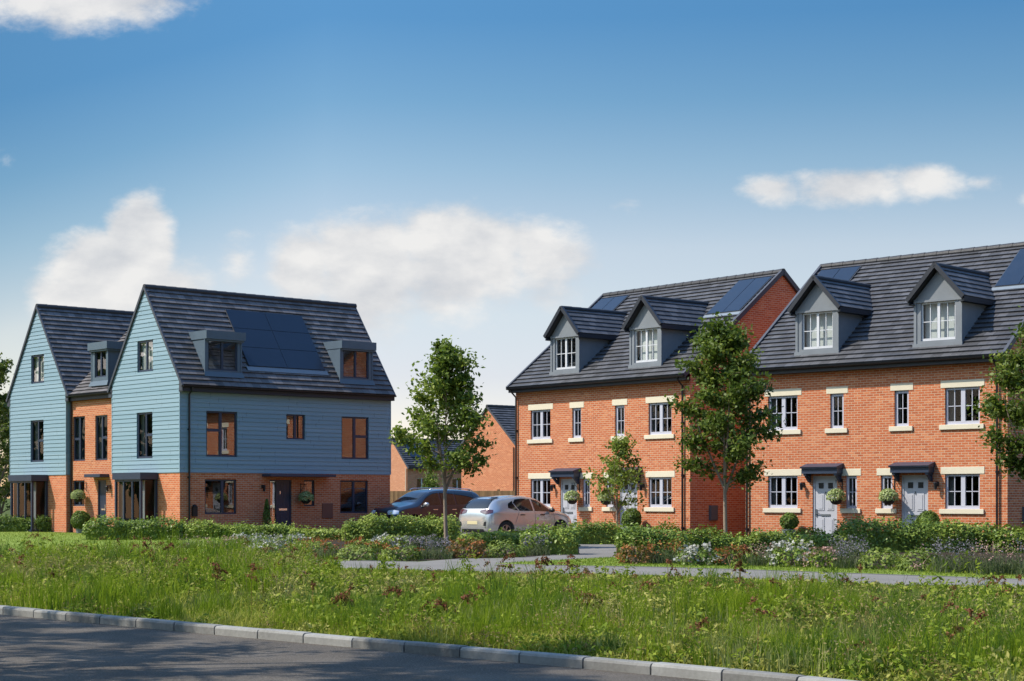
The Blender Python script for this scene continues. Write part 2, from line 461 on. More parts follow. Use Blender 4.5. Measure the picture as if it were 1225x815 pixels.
def gutter_run(mb, p, q, out, drop=.0):
    """half-round gutter along p-q"""
    p = Vector(p); q = Vector(q); o = Vector(out)
    for k in range(6):
        a0, a1 = math.pi * k / 6, math.pi * (k + 1) / 6
        f = lambda a: o * (.06 * (1 - math.cos(a))) + Vector((0, 0, -.06 * math.sin(a)))
        mb.face(p + f(a0), q + f(a0), q + f(a1), p + f(a1))
    for z in (p, q): mb.face(*[z + o * (.06 * (1 - math.cos(math.pi * k / 6))) + Vector((0, 0, -.06 * math.sin(math.pi * k / 6))) for k in range(7)])


def window(par, pl, o, fm, gm, set_=.07, fw=.05, mull=(), trans=(), bars=(), barw=.022, blind=None, curtain=True, name='window', sill=None):
    """o = opening; mull = u of mullions with widths; trans = (u0,u1,z) rails; bars = glazing bars (u0,u1,z0,z1)"""
    a, b, c, e = o; f = MB(); d1 = -set_; d0 = -set_ - .06
    pl.box(f, a, a + fw, d0, d1, c, e); pl.box(f, b - fw, b, d0, d1, c, e)
    pl.box(f, a + fw, b - fw, d0, d1, c, c + fw); pl.box(f, a + fw, b - fw, d0, d1, e - fw, e)
    for u, w in mull: pl.box(f, u - w / 2, u + w / 2, d0, d1 + .004, c + fw, e - fw)
    for u0, u1, z, w in trans: pl.box(f, u0, u1, d0 + .003, d1 + .002, z - w / 2, z + w / 2)
    for u0, u1, z0, z1 in bars: pl.box(f, u0, u1, d0 + .014, d1 - .012, z0, z1)
    fo = f.build(name, fm, par)
    g = MB(); q = -set_ - .032
    g.face(pl.P(a + .01, q, c + .01), pl.P(b - .01, q, c + .01), pl.P(b - .01, q, e - .01), pl.P(a + .01, q, e - .01)); g.build('pane', gm, fo)
    if blind:
        m = MB(); pl.box(m, a + .02, b - .02, q - .12, q - .10, e - (e - c) * blind, e); m.build('blind', M['blind'], fo)
    elif curtain:
        w = (b - a) * .16; q2 = q - .16
        for u0, u1 in ((a - .05, a + w), (b - w, b + .05)):
            n = 8; m = MB()
            for k in range(n):
                ua, ub = u0 + (u1 - u0) * k / n, u0 + (u1 - u0) * (k + 1) / n
                da, db = q2 + .03 * (k % 2), q2 + .03 * ((k + 1) % 2)
                m.face(pl.P(ua, da, c - .2), pl.P(ub, db, c - .2), pl.P(ub, db, e + .1), pl.P(ua, da, e + .1))
            m.build('curtain', M['curtain'], fo)
    if sill:
        m = MB(); pl.box(m, a + .0, b, d1 - .01, sill, c - .045, c + .002); m.build('sill', fm, fo)
    return fo


def georgian(o, fw=.05, mw=.10):
    """two casements, each 2 x 2 panes: mullion and bars of a window"""
    a, b, c, e = o; m = (a + b) / 2; sash = .035
    mull = [(m, mw)]; zc = (c + e) / 2
    tr = []; bars = []
    for u0, u1 in ((a + fw, m - mw / 2), (m + mw / 2, b - fw)):
        bars += [(u0, u1, zc - .012, zc + .012), ((u0 + u1) / 2 - .012, (u0 + u1) / 2 + .012, c + fw, e - fw)]
        tr += [(u0, u1, c + fw + .015, .03)]
    return dict(mull=mull, trans=tr, bars=bars)


def lamp_bm(par, pl, u, z):
    m = MB(); pl.box(m, u - .04, u + .04, .0, .03, z - .02, z + .12); pl.box(m, u - .012, u + .012, .03, .14, z + .10, z + .122)
    q = pl.P(u, .14, z)
    m.lathe(q, [(.0, .12), (.03, .115), (.075, .07), (.078, .06), (.058, .055), (.045, -.10), (.055, -.115), (.02, -.13), (0, -.14)], 6)
    return m.build('wall_lamp', M['black'], par)


def pipe_run(par, pl, u, z0, z1, d=.07, kick=.25):
    m = MB(); m.tube([pl.P(u, d + kick, z1), pl.P(u, d + kick, z1 - .08), pl.P(u, d, z1 - .08 - kick * .9), pl.P(u, d, z0)], .036, 8)
    for z in np.arange(z0 + .4, z1 - .5, 1.8): m.lathe(pl.P(u, d, z), [(.036, -.03), (.05, -.03), (.05, .03), (.036, .03)], 8)
    for z in np.arange(z0 + .4, z1 - .5, 1.8): pl.box(m, u - .045, u + .045, 0, d, z - .02, z + .02)
    return m.build('downpipe', M['black'], par)


# ------------------------------------------------------------------ brick semi-detached pair
def brick_pair(loc, rz, label, blinds):
    h = tag(empty('brick_semi_detached_pair', (loc[0], loc[1], 0), rz), label, 'house', 'brick semi-detached pairs with dormers')
    W, D, ZE, ZR = 9.36, 9.30, 5.62, 9.58
    F = PL((0, 0), (1, 0), (0, -1)); RS = PL((W, 0), (0, 1), (1, 0)); LS = PL((0, D), (0, -1), (-1, 0)); B = PL((W, D), (-1, 0), (0, 1))
    mir = lambda o: (W - o[1], W - o[0], o[2], o[3])
    big = [(.89, 2.04, 3.69, 4.80), (.89, 2.04, 1.15, 2.20)]; big += [mir(o) for o in big]
    nar = [(3.27, 3.77, 3.69, 4.79), (3.84, 4.25, 1.15, 2.18)]; nar += [mir(o) for o in nar]
    door = [(2.61, 3.53, .10, 2.18)]; door += [mir(o) for o in door]
    w = MB(); wall(w, F, 0, W, 0, ZE, big + nar + door)
    kp = (ZR - 5.68) / (4.65 + .35)
    for S in (RS, LS):
        z0 = ZE
        w.face(S.P(0, 0, 0), S.P(D, 0, 0), S.P(D, 0, 5.88), S.P(D / 2, 0, ZR - .06), S.P(0, 0, 5.88))
    wall(w, B, 0, W, 0, ZE, [])
    w.build('brick_wall', M['brick'], h)
    fl = MB()
    for z in (.06, 2.5, 5.05): fl.box(.05, W - .05, .2, D - .05, z, z + .12)
    fl.box(W / 2 - .08, W / 2 + .08, .2, D - .05, .18, 5.6); fl.box(W / 2 - .08, W / 2 + .08, 2.2, 7.0, 5.6, 7.3); fl.box(.05, W - .05, 3.4, 3.5, .18, 8.0)
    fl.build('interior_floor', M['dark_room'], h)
    # roof
    r = MB()
    roof_slope(r, (-.06, -.35, 5.68), (W + .06, -.35, 5.68), (-.06, 4.65, ZR))
    roof_slope(r, (W + .06, D + .35, 5.68), (-.06, D + .35, 5.68), (W + .06, 4.65, ZR))
    ro = r.build('roof', M['tile'], h)
    r = MB(); ridge_tiles(r, (-.08, 4.65, ZR + .0), (W + .08, 4.65, ZR + .0)); r.build('ridge', M['tile'], ro)
    for x in (-.1, W + .02):
        for y0, y1 in ((-.38, 4.65), (D + .38, 4.65)):
            v = MB(); v.bar((x + .05, y0, 5.66), (x + .05, y1, ZR + .03), .10, .16); v.build('verge', M['verge'], ro)
    f = MB(); f.box(-.08, W + .08, -.30, -.27, 5.50, 5.70); f.box(-.05, W + .05, -.27, .0, 5.50, 5.53)
    f.box(-.05, W + .05, D, D + .27, 5.50, 5.53); f.build('fascia', M['fascia'], h)
    g = MB(); gutter_run(g, (-.08, -.32, 5.665), (W + .08, -.32, 5.665), (0, -1, 0)); g.build('gutter', M['black'], h)
    pipe_run(h, F, .10, .05, 5.62); pipe_run(h, F, 9.06, .05, 5.62)
    # windows with stone heads and sills
    for o in big + nar:
        op = dict(fw=.068, **georgian(o, .068, .14)) if o in big else dict(fw=.085, bars=[((o[0] + o[1]) / 2 - .011, (o[0] + o[1]) / 2 + .011, o[2] + .085, o[3] - .085), (o[0] + .085, o[1] - .085, (o[2] + o[3]) / 2 - .011, (o[2] + o[3]) / 2 + .011)])
        wn = window(h, F, o, M['pframe'], M['glass'], sill=-.02, set_=.06, blind=None, curtain=True, **op)
        m = MB(); F.box(m, o[0] - .14, o[1] + .155, -.10, .012, o[3], o[3] + .215); m.build('lintel', M['stone'], wn, bevel=.006)
        m = MB(); F.box(m, o[0] - .17, o[1] + .15, -.06, .055, o[2] - .150, o[2] - .002); m.build('stone_sill', M['stone'], wn, bevel=.008)
    for i, o in enumerate(door):
        a, b, c, e = o
        d = MB(); F.box(d, a, b, -.13, -.06, c, e)
        x0, x1 = a + .16, b - .16; xm = (x0 + x1) / 2
        for u0, u1 in ((x0, xm - .05), (xm + .05, x1)):
            for z0, z1 in ((c + .98, c + 1.52), (c + .18, c + .74)):
                F.box(d, u0, u1, -.06, -.045, z0, z1); F.box(d, u0 + .05, u1 - .05, -.045, -.033, z0 + .05, z1 - .05)
        F.box(d, a, a + .06, -.06, -.035, c, e); F.box(d, b - .06, b, -.06, -.035, c, e); F.box(d, a + .06, b - .06, -.06, -.035, e - .06, e)
        do = d.build('door', M['pdoor'], h)
        for u0 in (x0 + .04, xm + .09):
            gl = MB(); F.box(gl, u0, u0 + .18, -.06, -.052, e - .40, e - .22); gl.build('door_light', M['black'], do)
        k = MB(); F.box(k, xm - .17, xm + .17, -.06, -.038, c + .80, c + .86)
        hx = a + .12 if i == 0 else b - .12
        F.box(k, hx - .02, hx + .02, -.06, -.03, c + .78, c + 1.02); F.box(k, hx - .02 if i == 0 else hx - .12, hx + .12 if i == 0 else hx + .02, -.03, -.01, c + .87, c + .90)
        F.box(k, xm - .012, xm + .012, -.06, -.03, e - .58, e - .50); k.build('handle', M['meter'], do)
        cn = MB(); u0, u1 = a - .42, b + .22
        if i == 1: u0, u1 = a - .22, b + .42
        u0, u1 = (a + b) / 2 - .68, (a + b) / 2 + .70
        F.box(cn, u0 + .03, u1 - .03, 0, .34, 2.25, 2.42); F.box(cn, u0, u1, 0, .40, 2.42, 2.46)
        p = [F.P(u0, 0, 2.58), F.P(u1, 0, 2.58), F.P(u1, .42, 2.465), F.P(u0, .42, 2.465), F.P(u0, 0, 2.461), F.P(u1, 0, 2.461), F.P(u1, .42, 2.461), F.P(u0, .42, 2.461)]
        cn.face(p[0], p[3], p[2], p[1]); cn.face(p[0], p[4], p[7], p[3]); cn.face(p[1], p[2], p[6], p[5]); cn.face(p[3], p[7], p[6], p[2])
        co_ = cn.build('door_canopy', M['navy'], h)
        for u in (u0 + .12, u1 - .12):
            br = MB(); F.box(br, u - .04, u + .04, 0, .06, 1.98, 2.27)
            br.bar(F.P(u, .05, 2.02), F.P(u, .27, 2.24), .07, .08)
            F.box(br, u - .05, u + .05, .0, .31, 2.19, 2.248); br.build('bracket', M['navy'], co_)
        st = MB(); F.box(st, a - .15, b + .15, -.02, .5, .0, .09); st.build('doorstep', M['kerb'], h)
        lamp_bm(h, F, a - .33 if i == 0 else b + .33, 1.86)
    # meter cupboard on the side wall
    m = MB(); RS.box(m, .92, 1.28, 0, .09, .70, 1.22); RS.box(m, .95, 1.25, .09, .10, .73, 1.19); m.build('meter_box', M['meter'], h, bevel=.008)
    # gabled dormers
    for k, uc in enumerate((2.66, 6.98)):
        y0 = .19; d = MB(); D0 = PL((uc, y0), (1, 0), (0, -1)); hw = .77; ww = .585
        z0, zw0, zw1, zt = 5.95, 6.28, 7.45, 7.56
        wall(d, D0, -hw, hw, z0, zt, [(-ww, ww, zw0, zw1)], .12)
        d.face(D0.P(-hw - .02, .0, zt), D0.P(hw + .02, .0, zt), D0.P(0, 0, 8.40))
        for s in (-1, 1):
            d.face((uc + s * hw, y0, 5.8), (uc + s * hw, y0, zt), (uc + s * hw, 2.2, zt), (uc + s * hw, 2.2, 5.8))
            D0.box(d, s * hw - .045, s * hw + .045, -.02, .025, z0 + .05, zt)
        D0.box(d, -hw - .07, hw + .07, -.02, .06, 6.02, 6.20); D0.box(d, -hw - .04, hw + .04, 0, .04, zw1 + .01, zw1 + .07)
        d.face(D0.P(-hw - .07, .06, 6.02), D0.P(hw + .07, .06, 6.02), D0.P(hw + .09, .22, 5.90), D0.P(-hw - .09, .22, 5.90))
        do = d.build('dormer', M['lead'], h)
        o = (-ww, ww, zw0, zw1); gg = georgian(o, .045, .09)
        wn = window(do, D0, o, M['wframe'], M['glass'], set_=.05, fw=.045, curtain=False, name='window', **gg)
        ch = list(wn.children)
        for c_ in ch: c_.parent = do
        if blinds[k]:
            m = MB(); D0.box(m, -ww + .02, ww - .02, -.26, -.24, zw0 - .05, zw1); m.build('blind', M['blind'], do)
        rr = MB(); hr = .93; ze = 7.555; zp = 8.56
        roof_slope(rr, (uc + hr, 3.35, ze), (uc + hr, y0 - .17, ze), (uc, 3.35, zp), .24, .035, .05)
        roof_slope(rr, (uc - hr, y0 - .17, ze), (uc - hr, 3.35, ze), (uc, y0 - .17, zp), .24, .035, .05)
        ridge_tiles(rr, (uc, y0 - .2, zp - .02), (uc, 3.3, zp - .02), .10)
        rr.build('dormer_roof', M['tile'], do)
        for s in (-1, 1):
            vv = MB(); vv.bar((uc + s * (hr + .03), y0 - .185, ze - .03), (uc, y0 - .185, zp + .01), .09, .13)
            vv.box(uc + s * hr - .03, uc + s * hr + .03, y0 - .15, 2.25, ze - .16, ze - .01)
            vv.box(uc + min(s * hw, s * hr), uc + max(s * hw, s * hr), y0 - .12, 2.25, ze - .16, ze - .135)
            vv.build('bargeboard', M['fascia'], do)
    # roof-integrated solar panels
    up = Vector((0, 5.0, ZR - 5.68)).normalized(); nr = Vector((0, -up.z, up.y))
    for u0, u1 in ((.14, 1.72), (7.60, 9.22)):
        e = MB()
        A = Vector((0, -.35, 5.68)); s0, s1 = (2.65 + .35) / up.y, (4.36 + .35) / up.y
        for i in range(2):
            a0 = u0 + (u1 - u0) * i / 2 + .012; a1 = u0 + (u1 - u0) * (i + 1) / 2 - .012
            p = MB(); p.obox(A + up * s0 + nr * .03 + Vector((a0, 0, 0)), (a1 - a0, 0, 0), up * (s1 - s0), nr * .06); po = p.build('solar_panel', M['panel'], h)
        e.obox(A + up * (s0 - .02) + nr * .02 + Vector((u0 - .02, 0, 0)), (u1 - u0 + .04, 0, 0), up * (s1 - s0 + .04), nr * .055)
        e.build('panel_frame', M['panel_edge'], po)
        e = MB(); e.obox(A + up * (s0 - .20) + nr * .035 + Vector((u0 - .08, 0, 0)), (u1 - u0 + .16, 0, 0), up * .18, nr * .02); e.build('flashing', M['flash'], po)
    return h


# ------------------------------------------------------------------ blue timber-clad block (local frame: x along the shaded front, y back along the gables)
O_L = Vector((-12.4234, 63.9775, 0)); RZ_L = math.atan2(.66894, .74332)
LEN = 9.94


def flat_dormer(h, pl, u0, u1, w0, w1, zw0, zw1, zs0, zs1, back, zb, slab0, slab1):
    """box dormer with a flat lead roof; pl is the plane of its front"""
    d = MB(); wall(d, pl, u0, u1, zb - .5, zs0, [(w0, w1, zw0, zw1)], .12)
    for u in (u0, u1):
        q = [pl.P(u, 0, zb - .6), pl.P(u, 0, zs0), pl.P(u, -back, zs0), pl.P(u, -back, zb - .6)]
        d.face(*q)
        pl.box(d, u - .03, u + .03, -.02, .02, zb - .05, zs0)
    pl.box(d, slab0, slab1, -back - .2, .13, zs0 + .01, zs1)
    pl.box(d, slab0 + .05, slab1 - .05, -back, .08, zs0 - .06, zs0 + .005)
    a, b = u0 - .04, u1 + .04
    d.face(pl.P(a, .02, zb + .16), pl.P(b, .02, zb + .16), pl.P(b + .05, .10, zb - .04), pl.P(a - .05, .10, zb - .04))
    do = d.build('dormer', M['lead_l'], h)
    wn = window(do, pl, (w0, w1, zw0, zw1), M['navy'], M['glass_g'], set_=.04, fw=.055, mull=[((w0 + w1) / 2, .09)], curtain=False)
    for c_ in list(wn.children): c_.parent = do
    return do


def clad_house(y_off, label, front):
    h = tag(empty('timber_clad_house', (O_L + Vector((-.66894, .74332, 0)) * y_off), RZ_L), label, 'house')
    W = 5.08; ZB = 2.43; ZE = 6.05; ZR = 9.60
    F = PL((0, 0), (1, 0), (0, -1)); G = PL((0, 0), (0, 1), (-1, 0)); E = PL((LEN, 0), (0, 1), (1, 0)); K = PL((0, W), (1, 0), (0, 1))
    fg = [(1.08, 2.49, .86, 2.18), (5.63, 6.14, 1.15, 2.18), (7.40, 8.80, .86, 2.18)] if front else []
    ff = [(1.13, 2.51, 3.05, 4.775), (4.77, 5.67, 3.78, 4.765), (7.45, 8.82, 3.05, 4.76)] if front else []
    dr = [(4.00, 5.04, .10, 2.18)] if front else []
    gw = [(1.97, 3.15, 3.00, 4.77), (1.93, 3.10, 6.34, 7.54)]
    b = MB(); wall(b, F, 0, LEN, 0, ZB, fg + dr); wall(b, G, 0, W, 0, ZB, [(1.62, 3.60, .05, 2.2)]); wall(b, E, 0, W, 0, ZB); wall(b, K, 0, LEN, 0, ZB)
    b.build('brick_base', M['brick_l'], h)
    kz = (ZR - ZE) / 2.54
    s = MB()
    siding(s, F, lambda z: 0, lambda z: LEN, ZB, 5.60, ff)
    lo = lambda z: 0 if z < ZE else (z - ZE) / kz
    hi = lambda z: W if z < ZE else W - (z - ZE) / kz
    siding(s, G, lo, hi, ZB, ZR - .03, gw); siding(s, E, lo, hi, ZB, ZR - .03)
    wall(s, K, 0, LEN, ZB, 5.6)
    for (x, y) in ((-.03, -.03), (LEN - .01, -.03), (-.03, W - .01)):
        s.box(x, x + .04, y, y + .04, ZB, 5.55)
    s.build('blue_cladding', M['siding'], h)
    fl = MB()
    for z in (.05, 2.5, 5.4): fl.box(.15, LEN - .15, .15, W - .15, z, z + .12)
    for x in (3.4, 6.9): fl.box(x, x + .1, .15, W - .15, .17, 5.5); fl.box(x, x + .1, 1.4, W - 1.4, 5.5, 7.3)
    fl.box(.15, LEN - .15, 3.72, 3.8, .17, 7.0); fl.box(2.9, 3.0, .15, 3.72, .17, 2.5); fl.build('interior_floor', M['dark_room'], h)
    r = MB()
    roof_slope(r, (-.05, -.25, 5.70), (LEN + .06, -.25, 5.70), (-.05, 2.54, ZR)); roof_slope(r, (LEN + .06, W + .25, 5.70), (-.05, W + .25, 5.70), (LEN + .06, 2.54, ZR))
    ro = r.build('roof', M['tile_l'], h)
    r = MB(); ridge_tiles(r, (-.06, 2.54, ZR), (LEN + .08, 2.54, ZR), .12); r.build('ridge', M['tile_l'], ro)
    for x in (-.06, LEN + .05):
        for y0, y1 in ((-.27, 2.54), (W + .27, 2.54)):
            v = MB(); v.bar((x, y0, 5.66), (x, y1, ZR + .0), .06, .10); v.build('verge', M['verge'], ro)
    v = MB()
    for y0, y1 in ((-.26, .0), (W, W + .26)): v.face((-.04, y0, 5.45), (-.04, y1, 5.45), (-.04, y1, 6.03 if y1 == 0 else 5.72), (-.04, y0, 5.70 if y1 == 0 else 6.03))
    v.build('box_end', M['verge'], ro)
    f = MB(); f.box(-.05, LEN + .05, -.24, -.21, 5.47, 5.70); f.box(-.05, LEN + .05, -.21, -.0, 5.47, 5.50); f.build('fascia', M['fascia'], h)
    g = MB(); gutter_run(g, (-.06, -.25, 5.68), (LEN + .06, -.25, 5.68), (0, -1, 0)); g.build('gutter', M['black'], h)
    # gable windows
    for i, o in enumerate(gw):
        um = (o[0] + o[1]) / 2
        window(h, G, o, M['navy'], M['glass'] if i == 0 else M['glass_l'], set_=.02, fw=.075, mull=[(um - .05, .08)], trans=([(o[0] + .07, um - .05, 4.0 - .1, .10)] if i == 0 else []), blind=(None if i == 0 else .99))
    # glazed box bay under a flat canopy
    bay = MB(); x0, y0, y1 = -.73, 1.62, 3.60
    bay.box(x0 - .05, -.002, y0 - .06, y1 + .10, 2.18, 2.44)
    bo = bay.build('bay', M['navy'], h)
    fr = MB()
    for (x, y) in ((x0, y0), (x0, y1 - .09), (-.095, y0), (-.095, y1 - .09)): fr.box(x, x + .09, y, y + .09, .08, 2.18)
    for y in (2.25, 2.90): fr.box(x0 + .01, x0 + .07, y, y + .07, .08, 2.18)
    fr.box(x0, 0, y0, y1, .06, .14); fr.box(x0 + .01, x0 + .08, y0, y1, 2.10, 2.18)
    fr.build('bay_frame', M['navy'], bo)
    pa = MB(); X = x0 + .05
    pa.face((X, y0 + .05, .14), (X, y1 - .05, .14), (X, y1 - .05, 2.15), (X, y0 + .05, 2.15))
    for y in (y0 + .045, y1 - .045): pa.face((X, y, .14), (-.01, y, .14), (-.01, y, 2.15), (X, y, 2.15))
    pa.build('bay_pane', M['glass'], bo)
    for y, w in ((y0 + .12, .22), (y1 - .35, .25)):
        cu = MB()
        for k in range(6): cu.box(-.5 + .03 * (k % 2), -.48 + .03 * (k % 2), y + w * k / 6, y + w * (k + 1) / 6, .15, 2.14)
        cu.build('curtain', M['bay_curtain'], bo)
    cu = MB(); cu.box(x0 + .10, -.02, y1 - .14, y1 - .11, .15, 2.14); cu.build('curtain', M['dark_curtain'], bo)
    if not front: return h
    # the shaded front
    A = M['navy']; gl = M['glass_l']
    window(h, F, fg[0], A, M['glass_g'], set_=.05, fw=.06, mull=[(1.08 + .80, .11)], curtain=False)
    window(h, F, fg[1], A, gl, set_=.05, fw=.06, mull=[], curtain=False)
    window(h, F, fg[2], A, M['glass_g'], set_=.05, fw=.06, mull=[(8.10, .10)], curtain=False)
    window(h, F, ff[0], A, gl, set_=.03, fw=.065, mull=[(1.13 + .66, .11)], trans=[(1.19, 1.74, 4.05, .11)], curtain=False)
    window(h, F, ff[1], A, gl, set_=.03, fw=.06, mull=[(5.22, .10)], curtain=False)
    window(h, F, ff[2], A, gl, set_=.03, fw=.065, mull=[(8.13, .11)], trans=[(8.18, 8.76, 3.97, .11)], curtain=False)
    a, b_, c, e = dr[0]
    d = MB(); F.box(d, a + .42, b_ - .06, -.12, -.06, c, e - .06)
    for q in ((a, a + .06, c, e), (b_ - .06, b_, c, e), (a + .06, b_ - .06, e - .06, e), (a + .34, a + .42, c, e - .06), (a + .06, a + .34, c, c + .08)): F.box(d, q[0], q[1], -.13, -.04, q[2], q[3])
    for x in (a + .55, a + .68, a + .81): F.box(d, x, x + .008, -.06, -.055, c + .05, e - .1)
    do = d.build('door', M['navy_door'], h)
    k = MB(); F.box(k, a + .48, a + .85, -.06, -.045, .98, 1.06); F.box(k, a + .51, a + .55, -.06, -.045, 1.62, 1.74); F.box(k, a + .12, a + .15, -.04, .0, .75, 1.15); k.build('handle', M['chrome'], do)
    k = MB(); F.box(k, a + .06, a + .34, -.10, -.095, c + .08, e - .06); k.build('sidelight', gl, do)
    cn = MB(); F.box(cn, 3.64, 6.75, .005, .62, 2.30, 2.40); cn.build('door_canopy', M['navy'], h, bevel=.01)
    st = MB(); F.box(st, a - .2, b_ + .2, .0, .6, 0, .09); st.build('doorstep', M['kerb'], h)
    lamp_bm(h, F, 3.66, 1.86)
    m = MB(); F.box(m, .50, .71, 0, .10, .78, 1.15); m.lathe(F.P(.605, .06, 1.15), [(.09, 0), (.08, .05), (.03, .08), (0, .085)], 10); m.build('electric_meter', M['black'], h)
    m = MB(); F.box(m, 6.50, 7.02, 0, .03, .66, 1.26); m.build('meter_box', M['meter_red'], h, bevel=.006)
    pipe_run(h, F, .36, .05, 5.62, .08, .20)
    vslope = lambda y: 5.70 + (y + .25) * (ZR - 5.70) / 2.79
    for u0, u1, w0, w1, s0, s1 in ((1.13, 2.73, 1.25, 2.56, 1.10, 2.86), (7.44, 9.05, 7.58, 8.87, 7.42, 9.17)):
        flat_dormer(h, PL((0, .045), (1, 0), (0, -1)), u0, u1, w0, w1, 6.34, 7.48, 7.50, 7.83, 1.35, 6.12, s0, s1)
    up = Vector((0, 2.79, ZR - 5.70)).normalized(); nr = Vector((0, -up.z, up.y)); A0 = Vector((0, -.25, 5.70))
    s0 = (.36 + .25) / up.y; s1 = (2.02 + .25) / up.y
    for i in range(2):
        for j in range(3):
            u0 = 3.23 + i * 1.82; t0 = s0 + (s1 - s0) * j / 3
            p = MB(); p.obox(A0 + up * (t0 + .012) + nr * .05 + Vector((u0 + .012, 0, 0)), (1.796, 0, 0), up * ((s1 - s0) / 3 - .024), nr * .05); po = p.build('solar_panel', M['panel'], h)
            e_ = MB(); e_.obox(A0 + up * (t0) + nr * .03 + Vector((u0, 0, 0)), (1.82, 0, 0), up * ((s1 - s0) / 3), nr * .055); e_.build('panel_frame', M['panel_edge'], po)
    e_ = MB(); e_.obox(A0 + up * (s0 - .22) + nr * .045 + Vector((3.13, 0, 0)), (3.84, 0, 0), up * .21, nr * .02); e_.build('flashing', M['flash'], h)
    return h


def link_house():
    h = tag(empty('brick_link_house', O_L, RZ_L), 'narrow brick house set between the two blue clad gables', 'house')
    X0, Y0, Y1, ZE = .2, 5.11, 8.92, 5.62
    G = PL((X0, 0), (0, 1), (-1, 0)); K = PL((LEN, 0), (0, 1), (1, 0))
    ops = [(7.72, 8.74, 2.99, 4.82), (5.86, 6.86, 2.99, 4.80), (7.76, 8.74, 1.14, 2.19)]; dr = (5.97, 6.66, .1, 2.19)
    b = MB(); wall(b, G, Y0, Y1, 0, ZE, ops + [dr]); wall(b, K, Y0, Y1, 0, ZE); b.build('brick_wall', M['brick'], h)
    fl = MB()
    for z in (.05, 2.5, 5.3): fl.box(.4, LEN - .2, Y0, Y1, z, z + .12)
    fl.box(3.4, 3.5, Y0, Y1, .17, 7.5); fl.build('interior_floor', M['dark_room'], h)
    r = MB(); zr = 9.57
    roof_slope(r, (.02, 11.3, 5.70), (.02, 2.7, 5.70), (4.97, 11.3, zr)); roof_slope(r, (9.92, 2.7, 5.70), (9.92, 11.3, 5.70), (4.97, 2.7, zr)); r.build('roof', M['tile_l'], h)
    f = MB(); f.box(.04, .08, Y0 + .03, Y1 - .03, 5.46, 5.69); f.box(.08, .2, Y0, Y1, 5.46, 5.49); f.build('fascia', M['fascia'], h)
    g = MB(); gutter_run(g, (.03, Y0 + .05, 5.67), (.03, Y1 - .05, 5.67), (-1, 0, 0)); g.build('gutter', M['black'], h)
    pipe_run(h, G, 8.82, .05, 5.6, .06, .12)
    for i, o in enumerate(ops):
        um = (o[0] + o[1]) / 2; cl = o[0] if i == 0 else o[1]
        tr = [(o[0] + .06, um, 4.0 - .1, .1)] if i == 1 else ([(um, o[1] - .06, 3.9, .1)] if i == 0 else [])
        window(h, G, o, M['navy'], M['glass'], set_=.05, fw=.065, mull=[(um, .09)], trans=tr)
    d = MB(); a, b_, c, e = dr; G.box(d, a, b_, -.12, -.06, c, e)
    for q in ((a, a + .06, c, e), (b_ - .06, b_, c, e), (a, b_, e - .06, e)): G.box(d, q[0], q[1], -.06, -.03, q[2], q[3])
    do = d.build('door', M['navy_door'], h)
    k = MB(); G.box(k, a + .1, a + .14, -.06, -.02, .95, 1.2); G.box(k, a + .2, b_ - .2, -.06, -.05, .98, 1.04); k.build('handle', M['chrome'], do)
    cn = MB(); G.box(cn, 5.72, 7.02, 0, .42, 2.30, 2.43); cn.build('door_canopy', M['navy'], h, bevel=.01)
    lamp_bm(h, G, 5.62, 1.86)
    flat_dormer(h, PL((.34, 0), (0, 1), (-1, 0)), 6.07, 7.42, 6.24, 7.17, 6.36, 7.43, 7.46, 7.77, 2.3, 6.05, 5.93, 7.53)
    return h


brick_pair((7.8658 - .168 * .72877, 56.5671 + .168 * .68476), math.atan2(-.68476, .72877), 'larger brick semi-detached pair on the right with two pale blinds in its gabled dormers', (True, True))
brick_pair((.1445, 65.7029), math.atan2(-.77257, .63493), 'brick semi-detached pair behind the silver car, one dormer dark and one with a pale blind', (False, True))
clad_house(0, 'blue timber clad house with six solar panels and two flat dormers on its roof', True)
clad_house(8.95, 'blue clad gable house at the far left edge, its roof bare of panels', False)
link_house()


